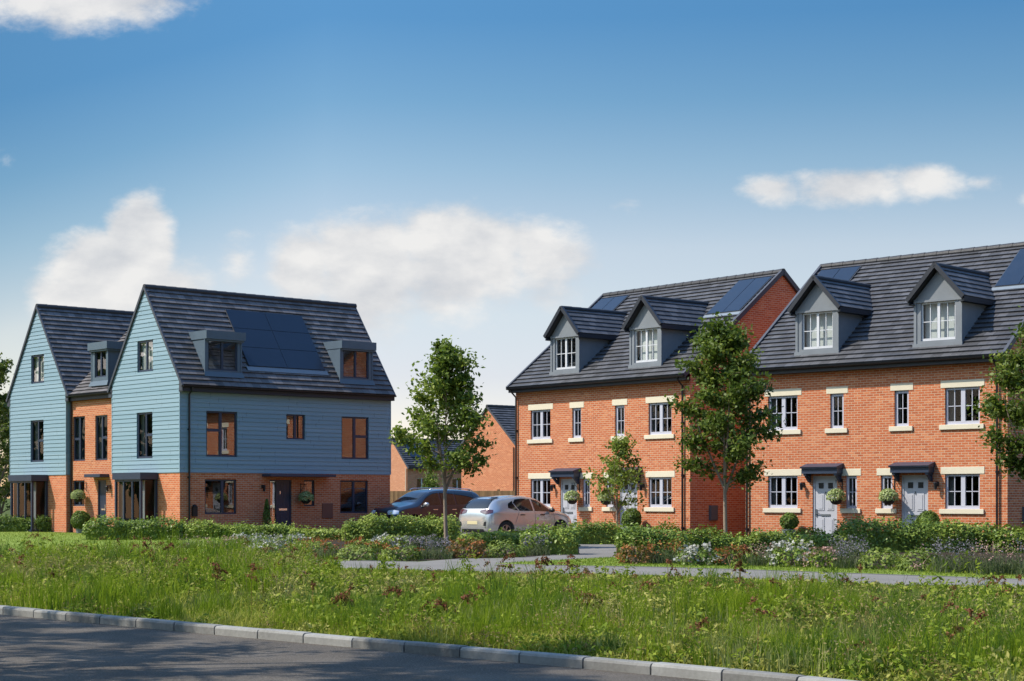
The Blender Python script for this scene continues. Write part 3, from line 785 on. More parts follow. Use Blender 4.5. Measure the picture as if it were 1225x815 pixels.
# ------------------------------------------------------------------ houses and fence further back
def back_house(C, g, width, length, ze, zr, mat, label, front_wins=(), panel=False):
    """gable wall centred at C along unit g (to the right), ridge running back"""
    gx, gy = g; h = tag(empty('brick_gable_house', (C[0], C[1], 0), math.atan2(gy, gx)), label, 'house')
    w = width / 2; F = PL((0, 0), (1, 0), (0, -1)); RS = PL((w, 0), (0, 1), (1, 0)); LS = PL((-w, 0), (0, 1), (-1, 0))
    b = MB()
    b.face(F.P(-w, 0, 0), F.P(w, 0, 0), F.P(w, 0, ze + .1), F.P(0, 0, zr - .05), F.P(-w, 0, ze + .1))
    B = PL((0, length), (1, 0), (0, 1)); b.face(B.P(-w, 0, 0), B.P(w, 0, 0), B.P(w, 0, ze + .1), B.P(0, 0, zr - .05), B.P(-w, 0, ze + .1))
    wall(b, RS, 0, length, 0, ze + .1, front_wins); wall(b, LS, 0, length, 0, ze + .1); b.build('brick_wall', mat, h)
    r = MB(); k = (zr - ze) / w
    roof_slope(r, (w + .25, -.08, ze - .25 * k + .12), (w + .25, length + .08, ze - .25 * k + .12), (0, -.08, zr + .12))
    roof_slope(r, (-w - .25, length + .08, ze - .25 * k + .12), (-w - .25, -.08, ze - .25 * k + .12), (0, length + .08, zr + .12))
    ro = r.build('roof', M['tile'], h)
    r = MB(); ridge_tiles(r, (0, -.1, zr + .12), (0, length + .1, zr + .12)); r.build('ridge', M['tile'], ro)
    for s in (-1, 1):
        v = MB(); v.bar((s * (w + .27), -.06, ze - .25 * k + .04), (0, -.06, zr + .06), .08, .14); v.build('verge', M['verge'], ro)
    f = MB(); f.box(w + .2, w + .24, 0, length, ze - .28, ze); f.build('gutter', M['black'], h)
    for o in front_wins: window(h, RS, o, M['wframe'], M['glass'], mull=[((o[0] + o[1]) / 2, .09)], curtain=False)
    m = MB(); m.tube([F.P(w - .12, .06, 0), F.P(w - .12, .06, ze - .2)], .035, 6); m.build('downpipe', M['stone'] if panel else M['black'], h)
    if panel:
        A = Vector((w + .25, 0, ze - .25 * k + .12)); up = (Vector((0, 0, zr + .12)) - A); L = up.length; up.normalize(); nr = Vector((0, 1, 0)).cross(up)
        if nr.z < 0: nr = -nr
        p = MB(); p.obox(A + up * L * .35 + nr * .03 + Vector((0, .9, 0)), (0, 2.4, 0), up * L * .5, nr * .06); p.build('solar_panel', M['panel'], h)
    return h


back_house(atY(583.6, 115), (.635, -.7726), 5.8, 10, 5.0, 7.5, M['brick'], 'brick gable end with dark roof showing between the round tree and the brick pair')
back_house((atY(487, 150) + Vector((-.66894, .74332, 0)) * 2.1)[:2], (.66894, -.74332), 4.2, 11, 4.25, 6.55, M['brick_far'], 'low far brick house with roof panel just right of the blue house', ((1.1, 2.3, 2.0, 3.2), (5.2, 6.4, 2.0, 3.2)), True)


def fence_mat():
    t = NT('brown_fence_board'); o = t.obj(); s = t.n('SeparateXYZ', Vector=o)
    wn = t.t.nodes.new('ShaderNodeTexWhiteNoise'); wn.noise_dimensions = '1D'; t.set(wn.inputs['W'], t.math('FLOOR', t.math('MULTIPLY', s.outputs[0], 7.)))
    t.pbr(t.ramp(t.math('ADD', t.math('MULTIPLY', wn.outputs[0], .6), t.math('MULTIPLY', t.noise(o, 6, 3), .4)), [(.1, (.12, .065, .025)), (.9, (.24, .14, .06))]), .8); return t.m


M['fence'] = fence_mat()
p0, p1 = atY(425, 92), atY(628, 86)
dv = p1 - p0; fl_ = dv.length
fe = tag(empty('timber_fence', p0, math.atan2(dv.y, dv.x)), 'brown close boarded timber fence behind the parked cars', 'fence')
m = MB()
for i in range(int(fl_ / .145)): m.box(i * .145, i * .145 + .138, -.015 - .008 * (i % 2), .0 - .008 * (i % 2), .05, 1.78)
m.build('board_panel', M['fence'], fe)
for i in range(int(fl_ / 1.85) + 1):
    m = MB(); m.box(i * 1.85 - .05, i * 1.85 + .05, 0.005, .10, 0, 1.85); m.build('post', M['fence'], fe)

# ------------------------------------------------------------------ ground, road, kerb, path
KP = [Vector((-6.51, 21.87)), Vector((-2.125, 17.57)), Vector((1.176, 14.45))]


def kerb_curve():
    s0, th = 0.0, None
    # heading below +x: 44.4 deg at s=3.07, 43.4 deg at s=8.4
    def head(s): return R(44.4 - .19 * (max(-14, min(10, s)) - 3.07) + 2.4 * max(0, min(20, s) - 10))
    fw = [KP[0].copy()]; s = 0; ds = .3815
    while s < 60:
        a = head(s + ds / 2); fw.append(fw[-1] + Vector((math.cos(a), -math.sin(a))) * ds); s += ds
    bw = [KP[0].copy()]; s = 0
    while s > -90:
        a = head(s - ds / 2); bw.append(bw[-1] - Vector((math.cos(a), -math.sin(a))) * ds); s -= ds
    return bw[:0:-1] + fw


KC = kerb_curve()
KA = np.array([[p.x, p.y] for p in KC])


def kerb_side(x, y):
    """signed distance from the kerb face, positive on the meadow side"""
    x = np.asarray(x, float); y = np.asarray(y, float)
    yk = np.interp(x, KA[:, 0], KA[:, 1])
    return (y - yk) * .715


m = MB()
for a, b in zip(KC, KC[1:]):
    m.face((a.x, a.y + .08, 0), (a.x - 400, a.y - 400, 0), (b.x - 400, b.y - 400, 0), (b.x, b.y + .08, 0))
a = KC[-1]; m.face((a.x, a.y, 0), (a.x - 400, a.y - 400, 0), (a.x + 300, a.y - 700, 0), (a.x + 600, a.y - 500, 0))
tag(m.build('road', M['asphalt']), kind='structure')
# far kerb line on the camera's own side of the road, with its verge
m = MB()
for a, b in zip(KC[::2], KC[2::2]):
    o1, o2 = Vector((a.x - 5.2, a.y - 5.2)), Vector((b.x - 5.2, b.y - 5.2)); 
    m.face((o1.x, o1.y, .1), (o2.x, o2.y, .1), (o2.x - 300, o2.y - 300, .1), (o1.x - 300, o1.y - 300, .1))
    m.face((o1.x, o1.y, 0), (o2.x, o2.y, 0), (o2.x, o2.y, .1), (o1.x, o1.y, .1))
tag(m.build('verge_ground', M['soil']), kind='structure')
m = MB()
for a, b in zip(KC, KC[1:]):
    m.face((a.x + .1, a.y + .1, GZ), (b.x + .1, b.y + .1, GZ), (b.x + 1500, b.y + 1500, GZ), (a.x + 1500, a.y + 1500, GZ))
a = KC[0]; m.face((a.x + .1, a.y + .1, GZ), (a.x + 1500, a.y + 1500, GZ), (a.x - 900, a.y + 1900, GZ), (a.x - 1500, a.y + 1000, GZ))
tag(m.build('ground', M['soil']), kind='structure')
m = MB()
prof = [(0, -.02), (0, .072), (.012, .092), (.03, .098), (.125, .10), (.125, -.02)]
KI = KC[150:380]
for i in range(len(KI) // 2):
    pts = KI[2 * i:2 * i + 3]
    if len(pts) < 3: break
    wob = random.uniform(-.004, .004)
    rows = []
    for j, p in enumerate(pts):
        t = (pts[min(j + 1, 2)] - pts[max(j - 1, 0)]).normalized(); n_ = Vector((-t.y, t.x)); 
        if n_.y < 0: n_ = -n_
        e = .010 if j == 0 else (-.010 if j == 2 else 0)
        rows.append([(p.x + t.x * e + n_.x * d, p.y + t.y * e + n_.y * d, z + wob) for d, z in prof])
    i0 = len(m.v)
    for r_ in rows: m.v += r_
    n = len(prof)
    for j in range(2):
        for k in range(n - 1):
            m.f.append((i0 + j * n + k, i0 + j * n + k + 1, i0 + (j + 1) * n + k + 1, i0 + (j + 1) * n + k)); m.uv.append(None)
    m.f.append(tuple(i0 + k for k in range(n))); m.uv.append(None)
    m.f.append(tuple(i0 + 2 * n + k for k in range(n))); m.uv.append(None)
tag(m.build('kerb', M['kerb']), kind='structure')


def sheet(name, px, z, mat, world=None):
    pts = world if world else [at(x, y) for x, y in px]
    b = bmesh.new(); vs = [b.verts.new((p[0], p[1], z)) for p in pts]; b.faces.new(vs)
    bmesh.ops.triangulate(b, faces=b.faces[:])
    me = bpy.data.meshes.new(name); b.to_mesh(me); b.free(); me.materials.append(mat)
    o = bpy.data.objects.new(name, me); col.objects.link(o); return tag(o, kind='structure')


UP = [(-260, 653.5), (-120, 656), (0, 660), (120, 663.5), (240, 667), (415, 671), (500, 672.5), (592, 675), (671, 677), (780, 678.7), (890, 681.8), (1000, 685.7), (1112, 689.5), (1225, 693.6), (1420, 701), (1700, 713)]
LO = [(-260, 664), (-120, 668), (0, 672.5), (120, 675), (240, 677.5), (410, 680.8), (500, 682.8), (560, 684.8), (640, 686.6), (721, 688.4), (780, 690.2), (890, 694), (1000, 698), (1112, 702.2), (1225, 707), (1420, 716), (1700, 731)]
sheet('path', UP + LO[::-1], GZ + .006, M['path'])
sheet('driveway', [(500, 672.4), (548, 668.5), (600, 668), (640, 666), (690, 661), (694, 652), (560, 648), (470, 641), (455, 636), (560, 634), (640, 634), (745, 640), (748, 668), (720, 671.5), (671, 674.3), (592, 675)], GZ + .003, M['path'])
for nm, ln, s in (('path_edging', UP, 1), ('path_edging', LO, -1)):
    P = [at(x, y) for x, y in ln]; m = MB()
    for a, b in zip(P, P[1:]):
        if nm == 'path_edging' and s == 1 and 500 < (a.x / a.y * FPX + CX) < 590: continue
        t = (b - a).normalized(); n_ = Vector((-t.y, t.x, 0)) * s
        m.face(a + Vector((0, 0, .012)), b + Vector((0, 0, .012)), b + n_ * -.10 + Vector((0, 0, .012)), a + n_ * -.10 + Vector((0, 0, .012)))
        m.face(a + Vector((0, 0, .012)), b + Vector((0, 0, .012)), b + Vector((0, 0, -.02)), a + Vector((0, 0, -.02)))
    tag(m.build(nm, M['kerb']), kind='structure')
lawn1 = [(-260, 633), (0, 635.5), (100, 638), (330, 646), (360, 655), (365, 668.5), (240, 666.2), (120, 662.7), (0, 659.3), (-260, 652.8)]
sheet('lawn', lawn1, GZ + .004, M['lawn'])
lawn2 = [(592, 674.6), (640, 671.6), (700, 668.8), (742, 666.5), (760, 674), (1000, 679), (1130, 683), (1225, 687), (1420, 692), (1700, 702), (1700, 712.4), (1420, 700.4), (1225, 693), (1112, 688.9), (1000, 685.1), (890, 681.2), (780, 678.1), (671, 676.4)]
sheet('lawn_strip', lawn2, GZ + .004, M['lawn'])
sheet('flower_bed', [(743, 667), (700, 640), (1300, 640), (1500, 650), (1500, 694), (1225, 686.6), (1130, 682.6), (1000, 678.6), (760, 673.6)], GZ + .0015, M['mulch'])
sheet('planting_bed', [(200, 645), (345, 640), (560, 640), (700, 648), (688, 662), (640, 666.5), (560, 668), (500, 671.5), (415, 670.3), (360, 668.5), (345, 655), (230, 655)], GZ + .0018, M['mulch'])


# ------------------------------------------------------------------ foliage helpers
def unit(v): return v / np.maximum(1e-9, np.linalg.norm(v, axis=1, keepdims=True))


def leaf_geo(C, size, rng, aspect=.55, up=.5, Nrm=None, var=.35):
    n = len(C); t = unit(rng.normal(size=(n, 3))); nn = rng.normal(size=(n, 3)); nn[:, 2] += up * 1.5
    if Nrm is not None: nn = nn * .7 + Nrm * 1.4
    nn = unit(nn); b = unit(np.cross(nn, t)); t = unit(np.cross(b, nn))
    L = size * (1 + var * rng.uniform(-1, 1, (n, 1))); W = L * aspect
    V = np.empty((n, 4, 3)); fold = nn * L * .10
    V[:, 0] = C - t * L * .5; V[:, 1] = C + b * W * .5 + fold - t * L * .05; V[:, 2] = C + t * L * .5; V[:, 3] = C - b * W * .5 + fold - t * L * .05
    return V.reshape(-1, 3), np.arange(n * 4).reshape(-1, 4)


def leaves(name, C, size, mat, rng, parent=None, **k):
    V, q = leaf_geo(np.asarray(C), size, rng, **k); return mesh_np(name, V, q, None, mat, parent)


def blade_geo(P, h, w, lean, rng):
    """P roots (n,3), heights, widths, lean (fraction)"""
    n = len(P); az = rng.uniform(0, 2 * np.pi, n); side = np.stack([np.cos(az), np.sin(az), np.zeros(n)], 1)
    az2 = rng.uniform(0, 2 * np.pi, n); ld = np.stack([np.cos(az2), np.sin(az2), np.zeros(n)], 1)
    l = (lean * rng.uniform(.2, 1.2, n))[:, None]; h = h[:, None]; w = (w if np.ndim(w) else np.full(n, w))[:, None]
    Z = np.array([[0, 0, 1.]])
    m = P + Z * h * .55 + ld * h * l * .25; t = P + Z * h * (1 - .25 * l) + ld * h * l
    V = np.empty((n, 5, 3)); V[:, 0] = P - side * w * .5; V[:, 1] = P + side * w * .5; V[:, 2] = m + side * w * .38; V[:, 3] = m - side * w * .38; V[:, 4] = t
    i = np.arange(n)[:, None] * 5
    return V.reshape(-1, 3), i + np.array([[0, 1, 2, 3]]), i + np.array([[3, 2, 4]])


def blades(name, P, h, w, lean, mat, rng, parent=None):
    V, q, t = blade_geo(P, h, w, lean, rng); return mesh_np(name, V, q, t, mat, parent)


def merge_np(parts):
    Vs, qs, ts, k = [], [], [], 0
    for V, q, t in parts:
        Vs.append(V)
        if q is not None: qs.append(q + k)
        if t is not None: ts.append(t + k)
        k += len(V)
    return np.concatenate(Vs), (np.concatenate(qs) if qs else None), (np.concatenate(ts) if ts else None)


_G = np.random.default_rng(5).random((64, 64, 64))


def vnoise(x, y, z=None):
    x = np.asarray(x, float); y = np.asarray(y, float); z = np.zeros_like(x) if z is None else np.asarray(z, float)
    xi, yi, zi = np.floor(x).astype(int), np.floor(y).astype(int), np.floor(z).astype(int)
    fx, fy, fz = x - xi, y - yi, z - zi
    s = lambda f: f * f * (3 - 2 * f)
    fx, fy, fz = s(fx), s(fy), s(fz); o = 0
    for a in (0, 1):
        for b in (0, 1):
            for c in (0, 1):
                o = o + _G[(xi + a) % 64, (yi + b) % 64, (zi + c) % 64] * (fx if a else 1 - fx) * (fy if b else 1 - fy) * (fz if c else 1 - fz)
    return o


# ------------------------------------------------------------------ trees
def make_tree(name, label, loc, H, cb, prof, seed, mat, nleaf, lsize, trunk_r=.06, group=None, limbs=26, sub=6, squash=1.0):
    """H height, cb height where the crown starts, prof = [(h fraction of crown, radius)]"""
    rng = np.random.default_rng(seed); rr = random.Random(seed)
    o = tag(empty(name, loc), label, 'tree', group); t = MB()
    bend = [rr.uniform(-.08, .08) for _ in range(4)]
    def axis(z): f = z / H; return Vector((bend[0] * math.sin(f * 5) + bend[2] * f, bend[1] * math.sin(f * 4 + 1) + bend[3] * f, z))
    zs = [0, .15, .5, cb * .7, cb, cb + (H - cb) * .25, cb + (H - cb) * .5, cb + (H - cb) * .75, H * .97]
    rad = [trunk_r * (1.5 if z == 0 else 1.1 if z < .2 else max(.10, (1 - .95 * (z / H) ** 1.1) * (1 if z <= cb else .6))) for z in zs]
    t.tube([axis(z) for z in zs], rad, 9)
    px = [a for a, _ in prof]; pr = [b for _, b in prof]; tips = []
    for i in range(3):                                   # steep forks where the crown starts
        az = i * 2.1 + rr.random(); Lf = (H - cb) * rr.uniform(.45, .7); d = Vector((math.cos(az), math.sin(az), 0)); p0 = axis(cb - .35 + .12 * i)
        sp_ = np.interp(.3, px, pr) * .62
        t.tube([p0, p0 + d * sp_ * .35 + Vector((0, 0, Lf * .3)), p0 + d * sp_ * .8 + Vector((0, 0, Lf * .7)), p0 + d * sp_ + Vector((0, 0, Lf))], [trunk_r * .72, trunk_r * .55, trunk_r * .3, trunk_r * .1], 7, False)
    for i in range(limbs):
        f = (i + rr.random() * .8) / limbs; f = f ** .9
        z0 = cb - .15 + (H - cb) * f * .93; az = i * 2.39996 + rr.uniform(-.35, .35)
        Rm = np.interp(f, px, pr) * rr.uniform(.72, 1.12); rise = rr.uniform(.35, .85) * (1 - .3 * f)
        p0 = axis(z0); d = Vector((math.cos(az), math.sin(az), 0)); pts = [p0]
        for k in range(1, 5):
            q = k / 4; pts.append(p0 + d * Rm * q + Vector((rr.uniform(-.05, .05), rr.uniform(-.05, .05), rise * Rm * (q ** .8) * .9)))
        r0 = trunk_r * .42 * (1 - .6 * f); t.tube(pts, [r0, r0 * .8, r0 * .6, r0 * .4, r0 * .2], 5, False)
        for s_ in range(sub):
            q = .25 + .75 * (s_ + rr.random()) / sub; k = min(3, int(q * 4)); b0 = pts[k].lerp(pts[k + 1], q * 4 - k)
            a2 = az + rr.uniform(-1.5, 1.5); l2 = rr.uniform(.18, .5) * max(.35, Rm) * .75
            e = b0 + Vector((math.cos(a2), math.sin(a2), rr.uniform(-.15, .75))) * l2
            t.tube([b0, b0.lerp(e, .5) + Vector((0, 0, .03)), e], [r0 * .35, r0 * .25, r0 * .12], 4, False)
            tips.append((b0, e))
    t.build('trunk', M['bark'], o, True)
    per = max(1, nleaf // len(tips)); C = []
    for b0, e in tips:
        k = max(3, int(per * rr.uniform(.35, 1.65))); q = rng.uniform(.1, 1.12, (k, 1))
        b_ = np.array(b0); e_ = np.array(e); sg = .085 + .13 * rr.random()
        C.append(b_ + (e_ - b_) * q + rng.normal(size=(k, 3)) * sg * np.array([1, 1, .8]))
    C = np.concatenate(C); leaves('crown', C, lsize, mat, rng, o, up=.55, aspect=.62)
    return o


T1 = atY(534, 49); T2 = atY(868, 46); T3 = atY(740, 57.5); T4 = atY(1249, 43)
make_tree('street_tree', 'slim leafy tree standing in front of the two parked cars', T1, 6.15, 1.95, [(0, .7), (.1, 1.22), (.3, 1.32), (.55, .92), (.8, .55), (1, .2)], 3, M['leaf_tree'], 9000, .135, .062, 'young street trees in the front beds')
make_tree('street_tree', 'dense dark leafy tree in the gap between the two brick pairs', T2, 6.45, 1.9, [(0, .8), (.1, 1.35), (.3, 1.30), (.6, 1.05), (.85, .62), (1, .25)], 9, M['leaf_tree2'], 12500, .125, .06, 'young street trees in the front beds')
make_tree('street_tree', 'small thin sapling in front of a grey door of the brick pair', T3, 3.7, 1.2, [(0, .75), (.15, 1.05), (.35, .85), (.6, .4), (1, .15)], 14, M['leaf_young'], 2100, .125, .04, 'young street trees in the front beds', 15, 5)
make_tree('street_tree', 'leafy tree cut off by the right edge beside the end brick wall', T4, 6.45, 1.75, [(0, .85), (.12, 1.55), (.35, 1.6), (.6, 1.15), (.85, .65), (1, .2)], 21, M['leaf_tree2'], 14000, .125, .062, 'young street trees in the front beds')
make_tree('garden_tree', 'tall tree rising behind the far left blue gable', atY(-13, 92), 10.0, 1.2, [(0, 2.0), (.2, 2.6), (.5, 2.1), (.8, 1.4), (1, .4)], 31, M['leaf_far'], 9000, .19, .12, 'trees behind the left gable', 34, 6)
make_tree('garden_tree', 'lower bushy tree against the wall of the far left blue gable', atY(-1, 97), 7.2, .5, [(0, 1.6), (.2, 1.8), (.6, 1.3), (1, .3)], 33, M['leaf_far'], 6000, .19, .1, 'trees behind the left gable', 28, 6)
make_tree('garden_tree', 'distant round tree above the low far brick roof', atY(483, 185), 9.2, 2, [(0, 1.6), (.3, 2.3), (.7, 1.7), (1, .4)], 35, M['leaf_far'], 3500, .3, .14, None, 24, 5)
make_tree('conifer_shrub', 'small dark pointed evergreen behind the navy car', atY(515, 80), 2.75, .15, [(0, .62), (.3, .55), (.7, .3), (1, .08)], 37, M['leaf_hedge'], 2600, .10, .05, None, 26, 4)
for i, (x, y, H_) in enumerate(((-38, 78, 11.5), (-43, 84, 12.5), (-36, 70, 10), (-48, 76, 13), (-41, 66, 11), (-52, 88, 13))):
    make_tree('garden_tree', ('%s tree of the row left of the view beyond the blue gables' % ('first', 'second', 'nearest', 'fourth', 'fifth', 'last')[i]), (x, y, 0), H_, 1.0, [(0, 2.4), (.2, 3.4), (.5, 3.0), (.8, 1.9), (1, .4)], 60 + i, M['leaf_far'], 2600, .42, .16, 'row of trees left of the houses', 24, 5)
rb = np.random.default_rng(90); n_ = 26000; f_ = rb.random(n_); d_ = rb.normal(0, 3.2, n_)
bx = -82 + 62 * f_; by = 58 - 84 * f_; tp = 8.5 + 5 * (np.sin(f_ * 31) * .5 + np.sin(f_ * 83 + 1) * .5)
tag(leaves('tree_belt', np.stack([bx + d_ * .8, by + d_ * .6, tp * rb.random(n_) ** .7 * np.clip(1.15 - np.abs(d_) / 9, .3, 1)], 1), 1.15, M['leaf_far'], rb), kind='stuff')
# trees across the road, out of frame on the left; their shade falls on the tarmac
for i, (x, y, H_) in enumerate(((-9.6, 14.2, 12.5), (-13.6, 18.2, 12.), (-6.9, 11.2, 9.))):
    make_tree('roadside_tree', ('tall roadside tree on the near verge, left of the view', 'tallest roadside tree, furthest left along the near verge', 'roadside tree nearest the viewer on the near verge')[i], (x, y, .1), H_, 2.4, [(0, 1.8), (.2, 3.2), (.5, 3.0), (.8, 2.0), (1, .5)] if i < 2 else [(0, 1.4), (.3, 2.3), (.7, 1.7), (1, .3)], 41 + i, M['leaf_tree2'], 15000, .14, .15, 'trees along the near verge', 26, 6)


# ------------------------------------------------------------------ hedges and shrubs
def hedge(label, x0, x1, yb, yt, thick, mat, seed, dens=520, size=.085, yb1=None, yt1=None, bumps=.34):
    """clipped or loose hedge from photograph column x0 to x1; stands at the depth of its foot"""
    rng = np.random.default_rng(seed); a = at(x0, yb); b = at(x1, yb1 or yb)
    h0 = hgt(yt, a.y) - GZ; h1 = hgt(yt1 or yt, b.y) - GZ
    c = (a + b) / 2; o = tag(empty('hedge', c), label, 'hedge', 'hedges in front of the houses')
    d = b - a; L = d.length; t = d.normalized(); n_ = np.array([-t.y, t.x, 0.]); tt = np.array(t)
    n = int(dens * L * (thick + (h0 + h1)))
    s = rng.uniform(-.5, .5, n); ang = rng.uniform(-.12, np.pi + .12, n); r = 1 - np.abs(rng.normal(0, .13, n))
    e = .55
    cx = np.sign(np.cos(ang)) * np.abs(np.cos(ang)) ** e; cz = np.abs(np.sin(ang)) ** e * np.sign(np.sin(ang))
    H = h0 + (h1 - h0) * (s + .5)
    wx = s * L + c.x * 3; bm = 1 + bumps * (vnoise(wx * 1.6, cx * 1.5 + seed, cz * 2) - .5) * 2 + .12 * (vnoise(wx * 5, cx * 4, cz * 5 + seed) - .5)
    endf = np.clip((.5 - np.abs(s)) * L / (.35 * H), 0, 1) ** .5
    P = tt * (s * L)[:, None] + n_ * (cx * r * bm * thick / 2 * (.55 + .45 * endf))[:, None] + n_ * thick / 2
    P[:, 2] = np.maximum(.02, cz * r * bm * H * (.6 + .4 * endf)) * .97
    N = n_ * cx[:, None]; N[:, 2] = cz
    V, q = leaf_geo(P, size, rng, aspect=.6, Nrm=N)
    # loose sprigs poking out of the outline
    k = n // 9; idx = rng.integers(0, n, k); P2 = P[idx] + N[idx] * rng.uniform(.02, .17, (k, 1)) ** 1.0; V2, q2 = leaf_geo(P2, size * 1.05, rng, up=.8)
    V, q, _ = merge_np([(V, q, None), (V2, q2, None)])
    mesh_np('foliage', V, q, None, mat, o)
    m = MB(); ns = max(2, int(L / .5))
    for i in range(ns + 1):
        f = i / ns - .5; hh = (h0 + (h1 - h0) * (f + .5)) * (.62 if 0 < i < ns else .4)
        p = Vector(tt * f * L * .96 + n_ * thick / 2); m.tube([p, p + Vector((0, 0, hh))], [.03, .012], 5)
    m.build('stem', M['bark'], o)
    m = MB()                                            # dense inner growth
    for i in range(ns):
        f0, f1 = (i / ns - .5) * .94, ((i + 1) / ns - .5) * .94; hh = (h0 + (h1 - h0) * (f0 + .5)) * .66
        p0 = Vector(tt * f0 * L + n_ * thick / 2); p1 = Vector(tt * f1 * L + n_ * thick / 2); w = Vector(n_) * thick * .27
        m.face(p0 - w, p1 - w, p1 - w + Vector((0, 0, hh)), p0 - w + Vector((0, 0, hh))); m.face(p0 + w, p1 + w, p1 + w + Vector((0, 0, hh)), p0 + w + Vector((0, 0, hh)))
        m.face(p0 - w + Vector((0, 0, hh)), p1 - w + Vector((0, 0, hh)), p1 + w + Vector((0, 0, hh)), p0 + w + Vector((0, 0, hh)))
    m.build('inner_growth', M['leaf_hedge'], o)
    return o


hd, hl = M['leaf_hedge'], M['leaf_hedge_l']
hedge('long low dark hedge along the far left gable, behind the lawn', -60, 132, 636.5, 619, .9, hd, 1)
hedge('low dark hedge in front of the glazed bay, its foot on the lawn', 97, 217, 646.5, 623, .9, hd, 2)
hedge('light green hedge below the window beside the navy door', 205, 352, 645, 625, 1.0, hl, 3, yt1=629)
hedge('short low hedge at the right foot of the blue house', 345, 422, 646, 632, .9, hl, 4)
hedge('bright green hedge in front of the navy car', 408, 550, 648, 621, 1.1, hl, 5)
hedge('green hedge along the flank of the silver car', 546, 645, 655, 640, .9, hl, 6, yt1=635, bumps=.2)
hedge('tall dark bushy hedge at the left side of the driveway mouth', 622, 694, 664, 635, 1.0, hd, 7, yt1=627, bumps=.22)
hedge('dark hedge at the back of the driveway under the brick pair', 682, 745, 651.5, 625, .9, hd, 8)
hedge('large dark hedge at the right side of the driveway mouth', 738, 824, 667, 623, 1.2, hd, 9, yt1=633, bumps=.3)
hedge('low hedge in front of the gap with the shaded brick wall', 816, 906, 661, 637, 1.0, hd, 10)
hedge('loose dark hedge under the left door of the larger brick pair', 900, 1012, 661, 635, 1.0, hd, 11, bumps=.3)
hedge('biggest dark hedge under the right window of the larger brick pair', 1003, 1197, 661, 622, 1.3, hd, 12, yt1=628, bumps=.28)
hedge('dark hedge under the tree at the right edge', 1194, 1300, 662, 633, 1.2, hd, 13)


def shrub(label, px, yb, wpx, yt, mat, seed, fl=None, nfl=0, flsize=.07, lsize=.075, kind='leafy', flat=1.0, cat='shrub', name='shrub'):
    rng = np.random.default_rng(100 + seed); p = at(px, yb); rx = wpx / 2 * p.y / FPX; H = max(.15, hgt(yt, p.y) - GZ)
    p.y += rx * .6 * flat
    o = tag(empty(name, p), label, cat, 'planting in the front beds')
    ry = rx * flat
    if kind == 'leafy':
        n = int(620 * (rx * H * 3 + rx * ry * 2)); u = unit(rng.normal(size=(n, 3))); u[:, 2] = np.abs(u[:, 2]) * 1.02 - .08
        r = 1 - np.abs(rng.normal(0, .16, n)); b = 1 + .5 * (vnoise(u[:, 0] * 2.2 + seed, u[:, 1] * 2.2 + 3, u[:, 2] * 2.2) - .5)
        q = np.abs(u) ** .75 * np.sign(u); P = q * (r * b)[:, None] * np.array([rx, ry, H * .95]); P[:, 2] = np.maximum(P[:, 2], .02)
        leaves('foliage', P, lsize, mat, rng, o, Nrm=u, aspect=.6)
        m = MB()
        for k in range(5):
            a = k * 1.26 + seed; m.tube([(0, 0, 0), (math.cos(a) * rx * .3, math.sin(a) * ry * .3, H * .45), (math.cos(a) * rx * .6, math.sin(a) * ry * .6, H * .75)], [.02, .012, .005], 5)
        m.build('stem', M['bark'], o)
    else:                                                # upright blades
        n = int(520 * rx * ry * 4); P = np.stack([rng.uniform(-rx, rx, n), rng.uniform(-ry, ry, n), np.zeros(n)], 1)
        hh = H * rng.uniform(.55, 1.08, n) * (1 - .3 * (np.abs(P[:, 0]) / rx) ** 3)
        blades('foliage', P, hh * rng.uniform(.55, 1.05, n), .016, .75, mat, rng, o); u = None
        ex = rng.normal(size=(int(n * .6), 3)) * np.array([rx * .5, ry * .5, H * .22]) + np.array([0, 0, H * .45]); ex[:, 2] = np.clip(ex[:, 2], .03, H); leaves('foliage_tuft', ex, .06, mat, rng, o, aspect=.35, up=.2)
    if fl and nfl:
        k = 0; C = []
        if kind == 'leafy':
            v = unit(rng.normal(size=(nfl, 3)) + np.array([0, -.5, .6])); v[:, 2] = np.abs(v[:, 2])
            ctr = (np.abs(v) ** .75 * np.sign(v)) * np.array([rx, ry, H]) * rng.uniform(.94, 1.08, (nfl, 1))
        else:
            ctr = np.stack([rng.uniform(-rx, rx, nfl), rng.uniform(-ry, ry, nfl), H * rng.uniform(.75, 1.12, nfl)], 1)
        m_ = 12 if kind == 'leafy' else 7; C = np.repeat(ctr, m_, 0) + rng.normal(size=(nfl * m_, 3)) * flsize * np.array([.8, .8, .4 if kind == 'leafy' else 1.2])
        leaves('blossom', C, flsize * (.95 if kind == 'leafy' else .6), fl, rng, o, aspect=.85, up=.9)
    return o


